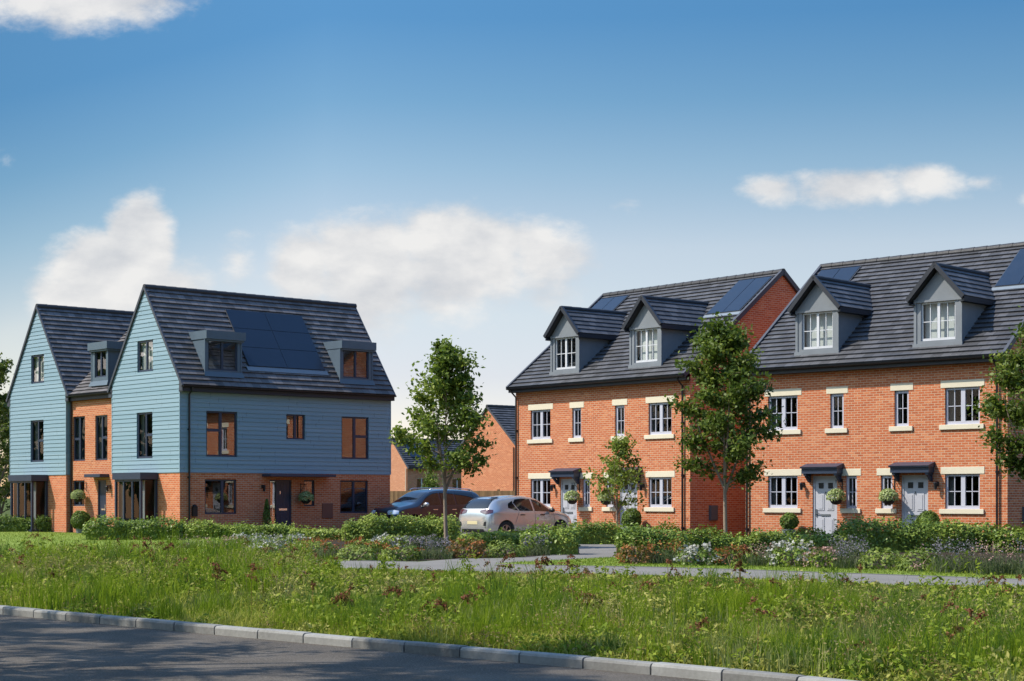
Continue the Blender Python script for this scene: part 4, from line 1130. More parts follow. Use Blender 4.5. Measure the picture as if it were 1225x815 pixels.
lm, ru = M['leaf_lime'], M['leaf_rust']
W_, P_, Li, Or = M['white_fl'], M['pink_fl'], M['lilac_fl'], M['orange_fl']
gp = M['leaf_lav']
SH = [
 ('low mound of dusty pink flowers left of the white flower drift', 262, 657, 54, 643, hl, P_, 26, 'leafy'),
 ('spiky pale grass clump at the left end of the flower bed', 226, 656, 34, 645, gp, P_, 8, 'spiky'),
 ('left part of the white flower drift under the navy door', 300, 655, 56, 640, hl, W_, 46, 'leafy'),
 ('right part of the white flower drift under the navy door', 343, 656, 44, 640, hl, W_, 40, 'leafy'),
 ('small green shrub with round white flower heads beside the lawn', 316, 662, 36, 650, lm, W_, 9, 'leafy'),
 ('pale wispy grass clump between white drift and orange drift', 345, 666, 44, 650, gp, None, 0, 'spiky'),
 ('orange flower drift right of the white flowers', 372, 660, 56, 645, hl, Or, 30, 'leafy'),
 ('dark green round shrub below the orange flower drift', 366, 669, 30, 654, hd, None, 0, 'leafy'),
 ('tall straw coloured grass clump left of the green bush by the path', 391, 670, 34, 646, gp, Or, 5, 'spiky'),
 ('light green bush at the path edge, left of the pair', 427, 671, 52, 652, lm, None, 0, 'leafy'),
 ('orange tipped flowers behind the light green bush by the path', 437, 661, 50, 645, hl, Or, 22, 'leafy'),
 ('light green bush with orange tips at the path edge, right of the pair', 478, 671, 54, 652, lm, Or, 10, 'leafy'),
 ('white and lilac flower drift left of the slim tree trunk', 468, 656, 58, 641, hl, W_, 34, 'leafy'),
 ('lilac flower drift at the foot of the slim tree trunk', 510, 657, 46, 641, gp, Li, 30, 'leafy'),
 ('lavender clump in front of the slim tree trunk', 518, 669, 46, 649, gp, Li, 26, 'spiky'),
 ('russet orange bush right of the slim tree trunk', 558, 668, 52, 645, ru, Or, 16, 'leafy'),
 ('light green bush between the russet bush and the lavender', 605, 667, 50, 647, lm, None, 0, 'leafy'),
 ('blue grey lavender left of the dark driveway hedge', 641, 665, 34, 646, gp, Li, 18, 'spiky'),
 ('russet bush at the right corner of the driveway mouth', 763, 675, 46, 649, ru, Or, 14, 'leafy'),
 ('lavender with orange tops right of the driveway russet bush', 797, 675, 44, 652, gp, Or, 18, 'spiky'),
 ('white flowering bush in front of the dark leafy tree', 837, 677, 50, 654, hd, W_, 24, 'leafy'),
 ('orange tinted green bush around the dark tree trunk', 874, 677, 44, 653, lm, Or, 14, 'leafy'),
 ('round green bush just right of the dark tree trunk', 897, 676, 28, 656, hl, None, 0, 'leafy'),
 ('mauve grass clump left of the large white flowering bush', 916, 678, 34, 656, gp, P_, 14, 'spiky'),
 ('large white flowering bush below the left grey door', 948, 679, 54, 649, hd, W_, 26, 'leafy'),
 ('pinkish brown flowering bush right of the large white one', 985, 680, 38, 655, hl, P_, 26, 'leafy'),
 ('lavender between the pink bush and the lime bushes', 1018, 681, 42, 655, gp, Li, 26, 'spiky'),
 ('lime green bush, left of the two beside the path', 1056, 682, 56, 655, lm, None, 0, 'leafy'),
 ('lime green bush with a few pink flowers, right of the two', 1104, 684, 60, 656, lm, P_, 4, 'leafy'),
 ('lavender below the right window of the larger brick pair', 1148, 686, 56, 654, gp, Li, 30, 'spiky'),
 ('lavender with pink heads near the right edge', 1196, 688, 56, 655, gp, P_, 22, 'spiky'),
 ('grey green grass clump cut off by the right edge', 1246, 690, 60, 655, gp, Li, 20, 'spiky'),
 ('blue catmint tuft behind the pink flowering bush', 1015, 666, 44, 645, gp, Li, 22, 'spiky'),
]
for i, (lb, px, yb, w, yt, mt, fm, nf, kd) in enumerate(SH):
    shrub(lb, px, yb, w, yt, mt, i, fm, nf * 2 if kd == 'spiky' else nf, .075 if fm is W_ else .055, .08, kd)


def ball(label, p, r, zc, mat, pot=None, cone=0, cat='potted bush', name='clipped_bush'):
    rng = np.random.default_rng(int(p.x * 100) & 0xffff); o = tag(empty(name, p), label, cat)
    n = int(6500 * r * r * 4); u = unit(rng.normal(size=(n, 3)))
    P = u * r * (1 - np.abs(rng.normal(0, .13, (n, 1)))) * (1 + .22 * (vnoise(u[:, 0] * 2.5 + r * 40, u[:, 1] * 2.5, u[:, 2] * 2.5)[:, None] - .5))
    if cone:
        f = rng.uniform(0, 1, n) ** .8; P = np.stack([u[:, 0], u[:, 1], np.zeros(n)], 1) * (r * (1 - f * .92) ** .8)[:, None]; P[:, 2] = (f - .5) * cone
    P[:, 2] += zc; leaves('foliage', P, .066, mat, rng, o, Nrm=u, aspect=.65)
    m = MB(); m.tube([(0, 0, .04), (0, 0, zc)], [.02, .015], 6); m.build('stem', M['bark'], o)
    if pot:
        m = MB(); w, h = pot; m.lathe((0, 0, 0), [(w * .80, 0), (w, h), (w * 1.06, h), (w * 1.06, h + .03), (w * .9, h + .03), (w * .86, h - .04), (0, h - .04)], 4 if cone else 18); m.build('planter', M['zinc'], o)
    return o


def onhouse(name_O, rz, u, d, z):
    c, s = math.cos(rz), math.sin(rz); return Vector((name_O[0] + c * u + s * d, name_O[1] + s * u - c * d, z))


OR2 = (7.8658 - .168 * .72877, 56.5671 + .168 * .68476); AR2 = math.atan2(-.68476, .72877); OR1 = (.1445, 65.7029); AR1 = math.atan2(-.77257, .63493)
ball('round clipped bush in a grey pot left of the left grey door', onhouse(OR2, AR2, 2.02, .45, 0), .29, .72, M['leaf_box'], (.23, .44))
ball('round clipped bush right of the right grey door, above the hedge', onhouse(OR2, AR2, 7.05, .5, 0), .36, .72, M['leaf_box'], (.25, .40))
ball('round clipped bush beside the grey door behind the sapling', onhouse(OR1, AR1, 7.0, .5, 0), .36, .74, M['leaf_box'], (.25, .40))
ball('slim cone shaped bush in a square grey planter by the navy door', onhouse(O_L, RZ_L, 3.62, .38, 0), .21, .90, M['leaf_box'], (.22, .40), 1.05)
q = O_L + Vector((-.66894, .74332, 0)) * 7.0 + Vector((-.74332, -.66894, 0)) * .35
ball('round clipped bush below the door of the narrow brick house', Vector((q.x, q.y, 0)), .40, .56, M['leaf_box'], (.24, .34))


def basket(label, wallp, rz, z, bright=True):
    """wallp: point on the wall; the basket hangs from an arm .42 m out along local -y"""
    o = tag(empty('hanging_basket', Vector((wallp.x, wallp.y, z)), rz), label, 'hanging basket', 'flower baskets hanging by the front doors')
    rng = np.random.default_rng(int(abs(wallp.x) * 77)); y = -.36
    m = MB(); m.lathe((0, y, 0), [(0, -.20), (.10, -.185), (.17, -.12), (.205, -.02), (.21, .0), (.19, .0), (0, -.02)], 18); m.build('bowl', M['bowl'], o, True)
    m = MB(); m.bar((0, 0, .58), (0, y - .04, .58), .02, .02); m.bar((0, .0, .30), (0, y * .75, .57), .014, .014); m.box(-.02, .02, -.012, .0, .25, .62)
    for k in range(3): m.tube([(math.cos(k * 2.1) * .19, y + math.sin(k * 2.1) * .19, 0), (0, y, .57)], .004, 4)
    m.build('bracket', M['black'], o)
    u = unit(rng.normal(size=(900, 3))); u[:, 2] = np.where(u[:, 2] < -.35, -u[:, 2], u[:, 2]); P = u * np.array([.31, .31, .28]) * (1 - np.abs(rng.normal(0, .15, (900, 1)))); P[:, 1] += y; P[:, 2] += .03
    leaves('foliage', P, .07, M['leaf_basket'], rng, o, Nrm=u)
    return o


basket('hanging basket right of the left grey door of the larger pair', onhouse(OR2, AR2, 3.72, 0, 0), AR2, 1.46)
basket('hanging basket left of the right grey door of the larger pair', onhouse(OR2, AR2, 5.60, 0, 0), AR2, 1.46)
basket('hanging basket by the grey door just right of the silver car bonnet', onhouse(OR1, AR1, 3.68, 0, 0), AR1, 1.44)
basket('hanging basket partly hidden behind the thin sapling', onhouse(OR1, AR1, 5.50, 0, 0), AR1, 1.42)
basket('hanging basket between the navy door and the small window', onhouse(O_L, RZ_L, 5.47, 0, 0), RZ_L, 1.43)
q = O_L + Vector((-.66894, .74332, 0)) * 7.62 + Vector((.74332, .66894, 0)) * .2
basket('hanging basket in front of the small window of the narrow brick house', q, RZ_L - math.pi / 2, 1.50)

# ------------------------------------------------------------------ the meadow verge
rng = np.random.default_rng(77)
LOx = np.array([[at(x, y).x, at(x, y).y] for x, y in LO])


def path_y(x): return np.interp(x, LOx[:, 0], LOx[:, 1])


def prightness(X, Y):
    return np.clip((X / Y * FPX + CX - 335) / 110, 0, 1)


def strip(X, Y, w=3.0, lo=.12):
    """growth factor: the verge is mown in a strip beside the path, towards the right only"""
    d = path_y(X) - Y; r = prightness(X, Y)
    return 1 - r * (1 - np.clip((d - w * .45) / (w * .55), lo, 1))


def cap(X, Y, h):
    """keep the growth towards the right low enough to leave the path in view, as the mown verge is"""
    d = path_y(X) - Y; r = prightness(X, Y); c = (1.42 * np.maximum(d, 0) / path_y(X) + .03) * rng.uniform(.48, .98, len(h)) * np.where(vnoise(X * 3.1 + 5, Y * 2.3) > .79, 2.1, 1.)
    return h * (1 - r) + np.minimum(h, c) * r


def scatter(n, y0, y1, edge=.12, top=.15, side=2.5):
    Y = np.sqrt(rng.uniform(y0 * y0, y1 * y1, n)); X = rng.uniform(-1, 1, n) * (.302 * Y + side)
    k = (kerb_side(X, Y) > edge + .1) & (Y < path_y(X) - top) & (Y > y0); return X[k], Y[k]


def field(X, Y): return vnoise(X * .50 + 9, Y * .36 + 4) * .62 + vnoise(X * 1.5 + 2, Y * 1.0) * .38


parts = []
# low matted turf everywhere
for n, y0, y1, w in ((120000, 12, 20, .009), (110000, 20, 42, .014)):
    X, Y = scatter(n, y0, y1); P = np.stack([X, Y, np.full(len(X), GZ)], 1); h = (.05 + .19 * vnoise(X * .9 + 31, Y * .7) ** 1.3) * rng.uniform(.5, 1.3, len(X))
    # mown edge along the path
    e = strip(X, Y, 2.6, .28); near = np.clip(kerb_side(X, Y) / .6, .45, 1); h = h * e * near
    parts.append(blade_geo(P, h, w, 1.1, rng))
V, q, t = merge_np(parts); tag(mesh_np('meadow_turf', V, q, t, M['turf']), kind='stuff')
# upright green tufts in drifts
def tufts(name, mat, n1, n2, ox, oy, thr, hmin, hmax, lean):
    parts = []
    for n, y0, y1, w, k in ((n1, 12, 21, .0075, 66), (n2, 21, 42, .012, 56)):
        X, Y = scatter(n, y0, y1, .3, .6); f = vnoise(X * .52 + ox, Y * .40 + oy) * .62 + vnoise(X * 1.6 + oy, Y * 1.1 + ox) * .38; ks = np.clip(kerb_side(X, Y) / 4.0, 0, 1)
        keep = rng.random(len(X)) < np.clip((f - thr + .07 * ks) * 12, .012, 1) * np.clip(strip(X, Y, 3.2, .0) * 1.3, .04, 1); X, Y, f = X[keep], Y[keep], f[keep]
        cn = len(X); rad = rng.uniform(.10, .28, cn); hh = rng.uniform(hmin, hmax, cn) * (.5 + .9 * f) * np.clip(.45 + kerb_side(X, Y) / 6, .45, 1.15)
        ii = np.repeat(np.arange(cn), k); rr_ = rad[ii] * np.sqrt(rng.random(len(ii))); aa = rng.uniform(0, 2 * np.pi, len(ii))
        P = np.stack([X[ii] + rr_ * np.cos(aa), Y[ii] + rr_ * np.sin(aa), np.full(len(ii), GZ)], 1)
        h = cap(P[:, 0], P[:, 1], hh[ii] * (1.05 - .6 * (rr_ / rad[ii]) ** 2) * rng.uniform(.55, 1.15, len(ii)))
        ok = (kerb_side(P[:, 0], P[:, 1]) > .12); parts.append(blade_geo(P[ok], h[ok], w, lean, rng))
    V, q, t = merge_np(parts); tag(mesh_np(name, V, q, t, mat), kind='stuff')


tufts('fresh_grass', M['grass_fresh'], 700, 1500, 9, 4, .53, .38, .82, .40)
tufts('dark_grass', M['grass_deep'], 650, 1400, 45, 22, .55, .34, .72, .38)
parts = []
X, Y = scatter(900, 12, 42, .3, .6); ii = np.repeat(np.arange(len(X)), 40)
P = np.stack([X[ii] + rng.normal(0, .1, len(ii)), Y[ii] + rng.normal(0, .1, len(ii)), np.full(len(ii), GZ)], 1); P = P[kerb_side(P[:, 0], P[:, 1]) > .12]
parts.append(blade_geo(P, cap(P[:, 0], P[:, 1], rng.uniform(.12, .34, len(P))), .010, .5, rng))
# tall growth hiding the path on the left
X, Y = scatter(2600, 24, 46, 1., -.1); k = (path_y(X) - Y < 4.5) & (prightness(X, Y) < .15); X, Y = X[k], Y[k]; cn = len(X)
ii = np.repeat(np.arange(cn), 44); rr_ = rng.uniform(.1, .3, cn)[ii] * np.sqrt(rng.random(len(ii))); aa = rng.uniform(0, 6.28, len(ii))
P = np.stack([X[ii] + rr_ * np.cos(aa), Y[ii] + rr_ * np.sin(aa), np.full(len(ii), GZ)], 1); P = P[P[:, 1] < path_y(P[:, 0])]
parts.append(blade_geo(P, .09 + .26 * vnoise(P[:, 0] * .9, P[:, 1] * .9 + 7) * rng.uniform(.5, 1.2, len(P)), .013, .45, rng))
V, q, t = merge_np(parts); tag(mesh_np('meadow_grass', V, q, t, M['grass']), kind='stuff')
# dry stems with feathery heads
parts = []; heads = []
X, Y = scatter(800, 12, 39, .5, .6); f = vnoise(X * .8 + 51, Y * .5 + 7); keep = rng.random(len(X)) < np.clip((f - .53) * 8, .01, 1) * np.clip(kerb_side(X, Y) / 4, .12, 1); X, Y = X[keep], Y[keep]
ii = np.repeat(np.arange(len(X)), 34); P = np.stack([X[ii] + rng.normal(0, .16, len(ii)), Y[ii] + rng.normal(0, .16, len(ii)), np.full(len(ii), GZ)], 1)
hb = rng.uniform(.28, .68, len(X)); h = cap(P[:, 0], P[:, 1], hb[ii] * rng.uniform(.6, 1.15, len(ii))); V, q, t = blade_geo(P, h, .0035 + .00016 * P[:, 1], .6, rng)
tips = V.reshape(-1, 5, 3)[:, 4]; C = np.repeat(tips, 5, 0) + rng.normal(size=(len(tips) * 5, 3)) * np.array([.022, .022, .05]) - np.array([0, 0, .05])
V2, q2 = leaf_geo(C, .030, rng, aspect=.4); V, q, t = merge_np([(V, q, t), (V2, q2, None)])
tag(mesh_np('dry_grass', V, q, t, M['straw']), kind='stuff')
# leafy weeds in domed clumps: green, olive and browned-off kinds in drifts of their own
def forbs(name, mat, n, ox, oy, thr, hmin, hmax, per, size, aspect):
    X, Y = scatter(n, 12, 38, .22, .5); f = vnoise(X * .62 + ox, Y * .45 + oy) * .7 + vnoise(X * 2.1 + oy, Y * 1.6 + ox) * .3
    keep = rng.random(len(X)) < np.clip((f - thr) * 15, .03, 1) * np.clip(strip(X, Y, 3., .0), .03, 1); X, Y, f = X[keep], Y[keep], f[keep]; cn = len(X)
    rad = rng.uniform(.10, .26, cn); hh = rng.uniform(hmin, hmax, cn) * np.clip(.4 + kerb_side(X, Y) / 4.5, .4, 1.1); hh = cap(X, Y, hh)
    ii = np.repeat(np.arange(cn), per); u = rng.normal(size=(len(ii), 2)); q = np.linalg.norm(u, axis=1); rr_ = np.minimum(q * .55, 1.3)
    C = np.stack([X[ii] + u[:, 0] / q * rr_ * rad[ii], Y[ii] + u[:, 1] / q * rr_ * rad[ii], GZ + hh[ii] * np.clip(1.05 - .55 * rr_ ** 2, .08, 1) * rng.uniform(.15, 1.05, len(ii))], 1)
    ok = kerb_side(C[:, 0], C[:, 1]) > .12; C = C[ok]; sz = size * (1 + .012 * (C[:, 1] - 14))[:, None]
    V, q = leaf_geo(C, 1.0, rng, aspect=aspect, up=.75); V = ((V.reshape(-1, 4, 3) - C[:, None]) * sz[:, :, None] + C[:, None]).reshape(-1, 3)
    tag(mesh_np(name, V, q, None, mat), kind='stuff')


forbs('green_weeds', M['herb_green'], 7600, 80, 3, .475, .14, .42, 58, .064, .46)
# upright leafy weeds standing above the rest
X, Y = scatter(620, 13, 40, .8, .3); f = vnoise(X * .45 + 66, Y * .45 + 18); keep = rng.random(len(X)) < np.clip((f - .40) * 5, .05, 1) * np.clip(kerb_side(X, Y) / 4, .1, 1); X, Y = X[keep], Y[keep]; n_w = len(X)
hw_ = rng.uniform(.40, .85, n_w); hw_ = np.where(rng.random(n_w) < .08, hw_, cap(X, Y, hw_)); ii = np.repeat(np.arange(n_w), 4)
R0 = np.stack([X[ii] + rng.normal(0, .07, len(ii)), Y[ii] + rng.normal(0, .07, len(ii)), np.full(len(ii), GZ)], 1); hs_ = hw_[ii] * rng.uniform(.6, 1.05, len(ii)); ln = rng.normal(0, .09, (len(ii), 2))
stv = blade_geo(R0, hs_, .010, .05, rng); jj = np.repeat(np.arange(len(ii)), 20); q_ = rng.random(len(jj)) ** .8
C = np.stack([R0[jj, 0] + rng.normal(0, .045, len(jj)), R0[jj, 1] + rng.normal(0, .045, len(jj)), GZ + hs_[jj] * (.12 + .88 * q_)], 1)
V, q = leaf_geo(C, .082, rng, aspect=.30, up=.25); V, q, t = merge_np([(V, q, None), stv]); tag(mesh_np('upright_weeds', V, q, t, M['herb_green']), kind='stuff')
forbs('olive_weeds', M['herb_olive'], 6000, 13, 57, .52, .10, .36, 58, .066, .44)
forbs('browned_weeds', M['herb_brown'], 3600, 37, 91, .55, .20, .52, 70, .036, .38)
X, Y = scatter(3000, 12, 24, .3, .4); f = vnoise(X * .6 + 20, Y * .6 + 43) + np.clip(X / 18, -.2, .2); keep = rng.random(len(X)) < np.clip((f - .52) * 6, .01, 1); X, Y = X[keep], Y[keep]
ii = np.repeat(np.arange(len(X)), 24); P = np.stack([X[ii] + rng.normal(0, .12, len(ii)), Y[ii] + rng.normal(0, .12, len(ii)), np.full(len(ii), GZ)], 1); ok = kerb_side(P[:, 0], P[:, 1]) > .14; P = P[ok]
V, q, t = blade_geo(P, rng.uniform(.10, .32, len(P)), .011, .35, rng); tag(mesh_np('grey_green_herbs', V, q, t, M['leaf_pale']), kind='stuff')
# rusty seed heads lying low in the sward
X, Y = scatter(420, 13, 36, .6, .6); f = vnoise(X * .5 + 12, Y * .5 + 71); keep = (f > .44) & (rng.random(len(X)) < np.clip(kerb_side(X, Y) / 3, .15, 1)); X, Y = X[keep], Y[keep]; n_p = len(X)
hp = cap(X, Y, rng.uniform(.30, .62, n_p)) + .02; L_ = rng.uniform(.12, .26, n_p); dr = rng.uniform(0, 6.28, n_p)
ii = np.repeat(np.arange(n_p), 46); s_ = rng.random(len(ii)); th = .016 * (1.15 - .8 * np.abs(s_ - .35))
C = np.stack([X[ii] + np.cos(dr)[ii] * s_ * L_[ii] * .8 + rng.normal(size=len(ii)) * th, Y[ii] + np.sin(dr)[ii] * s_ * L_[ii] * .4 + rng.normal(size=len(ii)) * th, GZ + hp[ii] + L_[ii] * (.55 * s_ - .95 * s_ ** 2) + rng.normal(size=len(ii)) * th], 1)
V, q = leaf_geo(C, .032, rng, aspect=.55); st = blade_geo(np.stack([X, Y, np.full(n_p, GZ)], 1), hp * 1.02, .009, .02, rng)
V, q, t = merge_np([(V, q, None), st]); tag(mesh_np('rusty_seed_heads', V, q, t, M['dock']), kind='stuff')
# short blades on the mown lawns
def lawn_blades(poly, n):
    P = np.array([[at(x, y).x, at(x, y).y] for x, y in poly]); x0, y0 = P.min(0); x1, y1 = P.max(0)
    X = rng.uniform(x0, x1, n); Y = rng.uniform(y0, y1, n); ins = np.zeros(n, bool); j = len(P) - 1
    for i in range(len(P)):
        c_ = ((P[i, 1] > Y) != (P[j, 1] > Y)) & (X < (P[j, 0] - P[i, 0]) * (Y - P[i, 1]) / (P[j, 1] - P[i, 1] + 1e-12) + P[i, 0]); ins ^= c_; j = i
    k = ins & (np.abs(X) < .34 * Y + 2); X, Y = X[k], Y[k]
    return blade_geo(np.stack([X, Y, np.full(len(X), GZ)], 1), rng.uniform(.02, .055, len(X)), .016, .8, rng)


X, Y = scatter(150000, 22, 40, 1., -.02); k = (path_y(X) - Y < 2.6) & (rng.random(len(X)) < prightness(X, Y)); X, Y = X[k], Y[k]
near_strip = blade_geo(np.stack([X, Y, np.full(len(X), GZ)], 1), rng.uniform(.02, .07, len(X)), .016, .8, rng)
V, q, t = merge_np([lawn_blades(lawn1, 60000), lawn_blades(lawn2, 70000), near_strip]); tag(mesh_np('lawn_grass', V, q, t, M['lawnb']), kind='stuff')


def dock(label, px, py, topy, seed, lean=0.):
    rg = np.random.default_rng(500 + seed); p = at(px, py); H = hgt(topy, p.y) - GZ
    o = tag(empty('dock_plant', p), label, 'weed', 'tall seeding docks in the verge')
    m = MB(); C = []
    for k in range(rg.integers(2, 5)):
        a = rg.uniform(0, 6.28); h = H * rg.uniform(.68, .98) if k else H; lx = lean * h + rg.normal(0, .10); ly = rg.normal(0, .10)
        pts = [(.03 * math.cos(a), .03 * math.sin(a), 0), (lx * .3, ly * .3, h * .5), (lx * .8, ly * .8, h * .85), (lx, ly, h)]
        m.tube(pts, [.007, .005, .003, .002], 5)
        for j in range(rg.integers(1, 4)):
            f = .80 + .20 * rg.random() if j else 1.; c = np.array([lx * (f ** 2), ly * (f ** 2), h * f]); az = rg.uniform(0, 6.28); L = rg.uniform(.10, .24)
            s_ = np.linspace(0, 1, 44)[:, None]; d = np.array([math.cos(az), math.sin(az) * .5, 0])
            C.append(c + d * L * s_ + np.array([0, 0, 1.]) * L * (.55 * s_ - .85 * s_ ** 2) + rg.normal(size=(44, 3)) * .014 * (1.1 - .8 * np.abs(s_ - .35)))
    m.build('stem', M['straw'], o)
    leaves('seed_head', np.concatenate(C), .034, M['dock'], rg, o, aspect=.6)
    n = 46; f = rg.uniform(.05, .75, n); L = np.stack([rg.normal(0, .07, n) + lean * H * f * .4, rg.normal(0, .07, n), H * f], 1); leaves('leaf', L, .085, M['herb_green'], rg, o, aspect=.32, up=.2)
    return o


DK = [
 ('tall dock rising against the lawn below the far left gable', 45, 690, 640, .05), ('bushy dock in front of the low hedge by the bay', 174, 700, 645, 0),
 ('brown dock spray against the lawn left of the pink flowers', 195, 692, 650, .15), ('dock clump with dark red heads in the left verge', 262, 730, 675, .05),
 ('dock standing before the path below the navy door', 335, 705, 667, -.1), ('low rusty dock near the kerb under the light green bush', 405, 745, 712, .1),
 ('reddish dock in mid verge below the slim tree', 470, 740, 706, -.05), ('dark drooping dock below the silver car', 535, 752, 715, .2),
 ('spindly green dock crossing the path below the silver car', 609, 712, 664, 0), ('rusty dock crossing the path left of the driveway mouth', 652, 712, 668, -.1),
 ('taller rusty dock crossing the path below the driveway mouth', 684, 716, 666, .05), ('dark brown dock below the russet bush by the driveway', 706, 745, 712, -.1),
 ('dock in front of the path below the white flowering bush', 800, 716, 672, .05), ('tall leafy dock with rusty top below the dark tree', 884, 730, 655, 0),
 ('leaning dock pair near the kerb below the dark tree', 832, 775, 745, .15), ('small dock with curved heads in front of the path, mid right', 962, 720, 692, .2),
 ('dry tall dock crossing the path below the lime bushes', 1030, 725, 680, 0), ('red dock in the right verge below the lavender', 1092, 745, 716, -.2),
 ('large bent dock low in the right verge', 1150, 790, 752, -.2), ('rusty dock in front of the path near the right edge', 1195, 730, 692, .1),
 ('dark stemmed dock at the very right edge', 1213, 745, 690, .02), ('dark reddish dock near the kerb at lower right', 1060, 800, 770, .15)]
for i, (lb, x, y, ty, ln) in enumerate(DK): dock(lb, x, y, ty, i, ln)


# ------------------------------------------------------------------ cars
def car_paint(name, c, metal=.55, rough=.28):
    t = NT(name); g = t.obj(); f = t.noise(g, 400, 1)
    cc = t.mix(t.math('MULTIPLY', f, .25), c3(*c), c3(*[min(1, x * 1.5 + .01) for x in c]))
    t.pbr(cc, rough, metal, None, .5, 1.0); return t.m


M['car_silver'] = car_paint('silver_car_paint', (.50, .49, .48), .6, .26)
M['car_navy'] = car_paint('navy_car_paint', (.004, .008, .022), .1, .3)
M['car_glass'] = paint('car_window_glass', (.010, .011, .012), .05, .1, spec=.6, coat=.35)
M['tyre'] = paint('tyre_rubber', (.018, .018, .018), .8, .15)
M['rim'] = paint('alloy_rim', (.42, .42, .44), .3, .1, .9)
M['trim'] = paint('black_car_trim', (.015, .015, .017), .4, .1)
M['plate_y'] = paint('yellow_plate', (.62, .52, .30), .4, .03)
M['plate_w'] = paint('white_plate', (.72, .72, .70), .4, .03)
M['tail'] = paint('tail_lamp_red', (.075, .014, .014), .12, .1, spec=.8, coat=1.)
M['lens'] = paint('headlamp_lens', (.62, .66, .70), .08, .08, .3, spec=.8, coat=1.)


def car(o, st, wheels, wr, paintm):
    """st: stations (x, z_bottom, half width, z_shoulder, half width at shoulder, z_roofline, half width at roofline)"""
    V = []; F = []
    for x, zb, wm, zs, ws, zt, wt in st:
        zm = zb + (zs - zb) * .55
        half = [(0, zb), (wm * .80, zb), (wm * .97, zb + .07), (wm, zm), (ws + (wm - ws) * .25, zs - .05), (ws, zs), (wt + (ws - wt) * .12, zt - (zt - zs) * .14), (wt * .86, zt - .012), (wt * .45, zt + .012), (0, zt + .018)]
        V.append([(x, y, z) for y, z in half] + [(x, -y, z) for y, z in half[-2:0:-1]])
    n = len(V[0])
    for i in range(len(V) - 1):
        for k in range(n): F.append((i * n + k, i * n + (k + 1) % n, (i + 1) * n + (k + 1) % n, (i + 1) * n + k))
    F.append(tuple(range(n))[::-1]); F.append(tuple((len(V) - 1) * n + k for k in range(n)))
    me = bpy.data.meshes.new('shell'); me.from_pydata([p for r_ in V for p in r_], [], F); me.update()
    b = bmesh.new(); b.from_mesh(me); bmesh.ops.recalc_face_normals(b, faces=b.faces[:]); b.to_mesh(me); b.free()
    tmp = bpy.data.objects.new('shell', me); col.objects.link(tmp)
    s = tmp.modifiers.new('s', 'SUBSURF'); s.levels = 3; s.render_levels = 3
    dg = bpy.context.evaluated_depsgraph_get(); sm = bpy.data.meshes.new_from_object(tmp.evaluated_get(dg))
    tmp.modifiers.clear(); tmp.data = sm
    bm = bmesh.new(); bm.from_mesh(sm); tree = BVHTree.FromBMesh(bm); bm.free()
    cut = MB()
    for x, y in wheels: cut.lathe((x, .45 if y > 0 else -.45, wr), [(0, 0), (wr + .055, 0), (wr + .055, .9), (0, .9)], 40, (0, 1 if y > 0 else -1, 0))
    co_ = cut.build('cutter', None)
    bb = bmesh.new(); bb.from_mesh(co_.data); bmesh.ops.remove_doubles(bb, verts=bb.verts[:], dist=1e-5); bmesh.ops.recalc_face_normals(bb, faces=bb.faces[:]); bb.to_mesh(co_.data); bb.free()
    md = tmp.modifiers.new('b', 'BOOLEAN'); md.object = co_; md.operation = 'DIFFERENCE'; md.solver = 'EXACT'
    dg = bpy.context.evaluated_depsgraph_get(); dg.update(); fm = bpy.data.meshes.new_from_object(tmp.evaluated_get(dg))
    bpy.data.objects.remove(tmp); bpy.data.objects.remove(co_)
    fm.materials.clear(); fm.materials.append(paintm); fm.polygons.foreach_set('use_smooth', [True] * len(fm.polygons)); fm.polygons.foreach_set('material_index', [0] * len(fm.polygons))
    try: fm.set_sharp_from_angle(angle=R(40))
    except Exception: pass
    body = bpy.data.objects.new('body', fm); col.objects.link(body); body.parent = o

    def drape(name, poly, axis, mat, parent=None, off=.006, rings=7, sub=10):
        """star-shaped outline laid onto the body along an axis: 'y+','y-' side, 'x+','x-' ends, or a direction vector with plane points"""
        pts = []
        for a, c in zip(poly, poly[1:] + poly[:1]):
            for k in range(sub): pts.append(((a[0] + (c[0] - a[0]) * k / sub), (a[1] + (c[1] - a[1]) * k / sub)))
        c0 = (sum(p[0] for p in poly) / len(poly), sum(p[1] for p in poly) / len(poly))
        def cast(u, v):
            if axis == 'y+': q, d = Vector((u, 3, v)), Vector((0, -1, 0))
            elif axis == 'y-': q, d = Vector((u, -3, v)), Vector((0, 1, 0))
            elif axis == 'x+': q, d = Vector((5, u, v)), Vector((-1, 0, 0))
            elif axis == 'x-': q, d = Vector((-5, u, v)), Vector((1, 0, 0))
            else:                                       # corner: azimuth and height
                d = Vector((-math.cos(u), -math.sin(u), 0)); q = Vector((axis, 0, v)) - d * 4
            loc, nr, _, _ = tree.ray_cast(q, d)
            if loc is None: return None
            if nr.dot(d) > 0: nr = -nr
            return loc + nr * off
        m = MB(); grid = [[cast(*c0)]]
        for r_ in range(1, rings + 1):
            f = r_ / rings; grid.append([cast(c0[0] + (p[0] - c0[0]) * f, c0[1] + (p[1] - c0[1]) * f) for p in pts])
        N = len(pts)
        idx = []
        for row in grid:
            r2 = []
            for p in row:
                if p is None: r2.append(None)
                else: r2.append(len(m.v)); m.v.append(tuple(p))
            idx.append(r2)
        for k in range(N):
            q = [idx[0][0], idx[1][k], idx[1][(k + 1) % N]]
            if None not in q: m.f.append(tuple(q)); m.uv.append(None)
            for r_ in range(1, rings):
                q = [idx[r_][k], idx[r_ + 1][k], idx[r_ + 1][(k + 1) % N], idx[r_][(k + 1) % N]]
                if None not in q: m.f.append(tuple(q)); m.uv.append(None)
        return m.build(name, mat, parent or o, True)

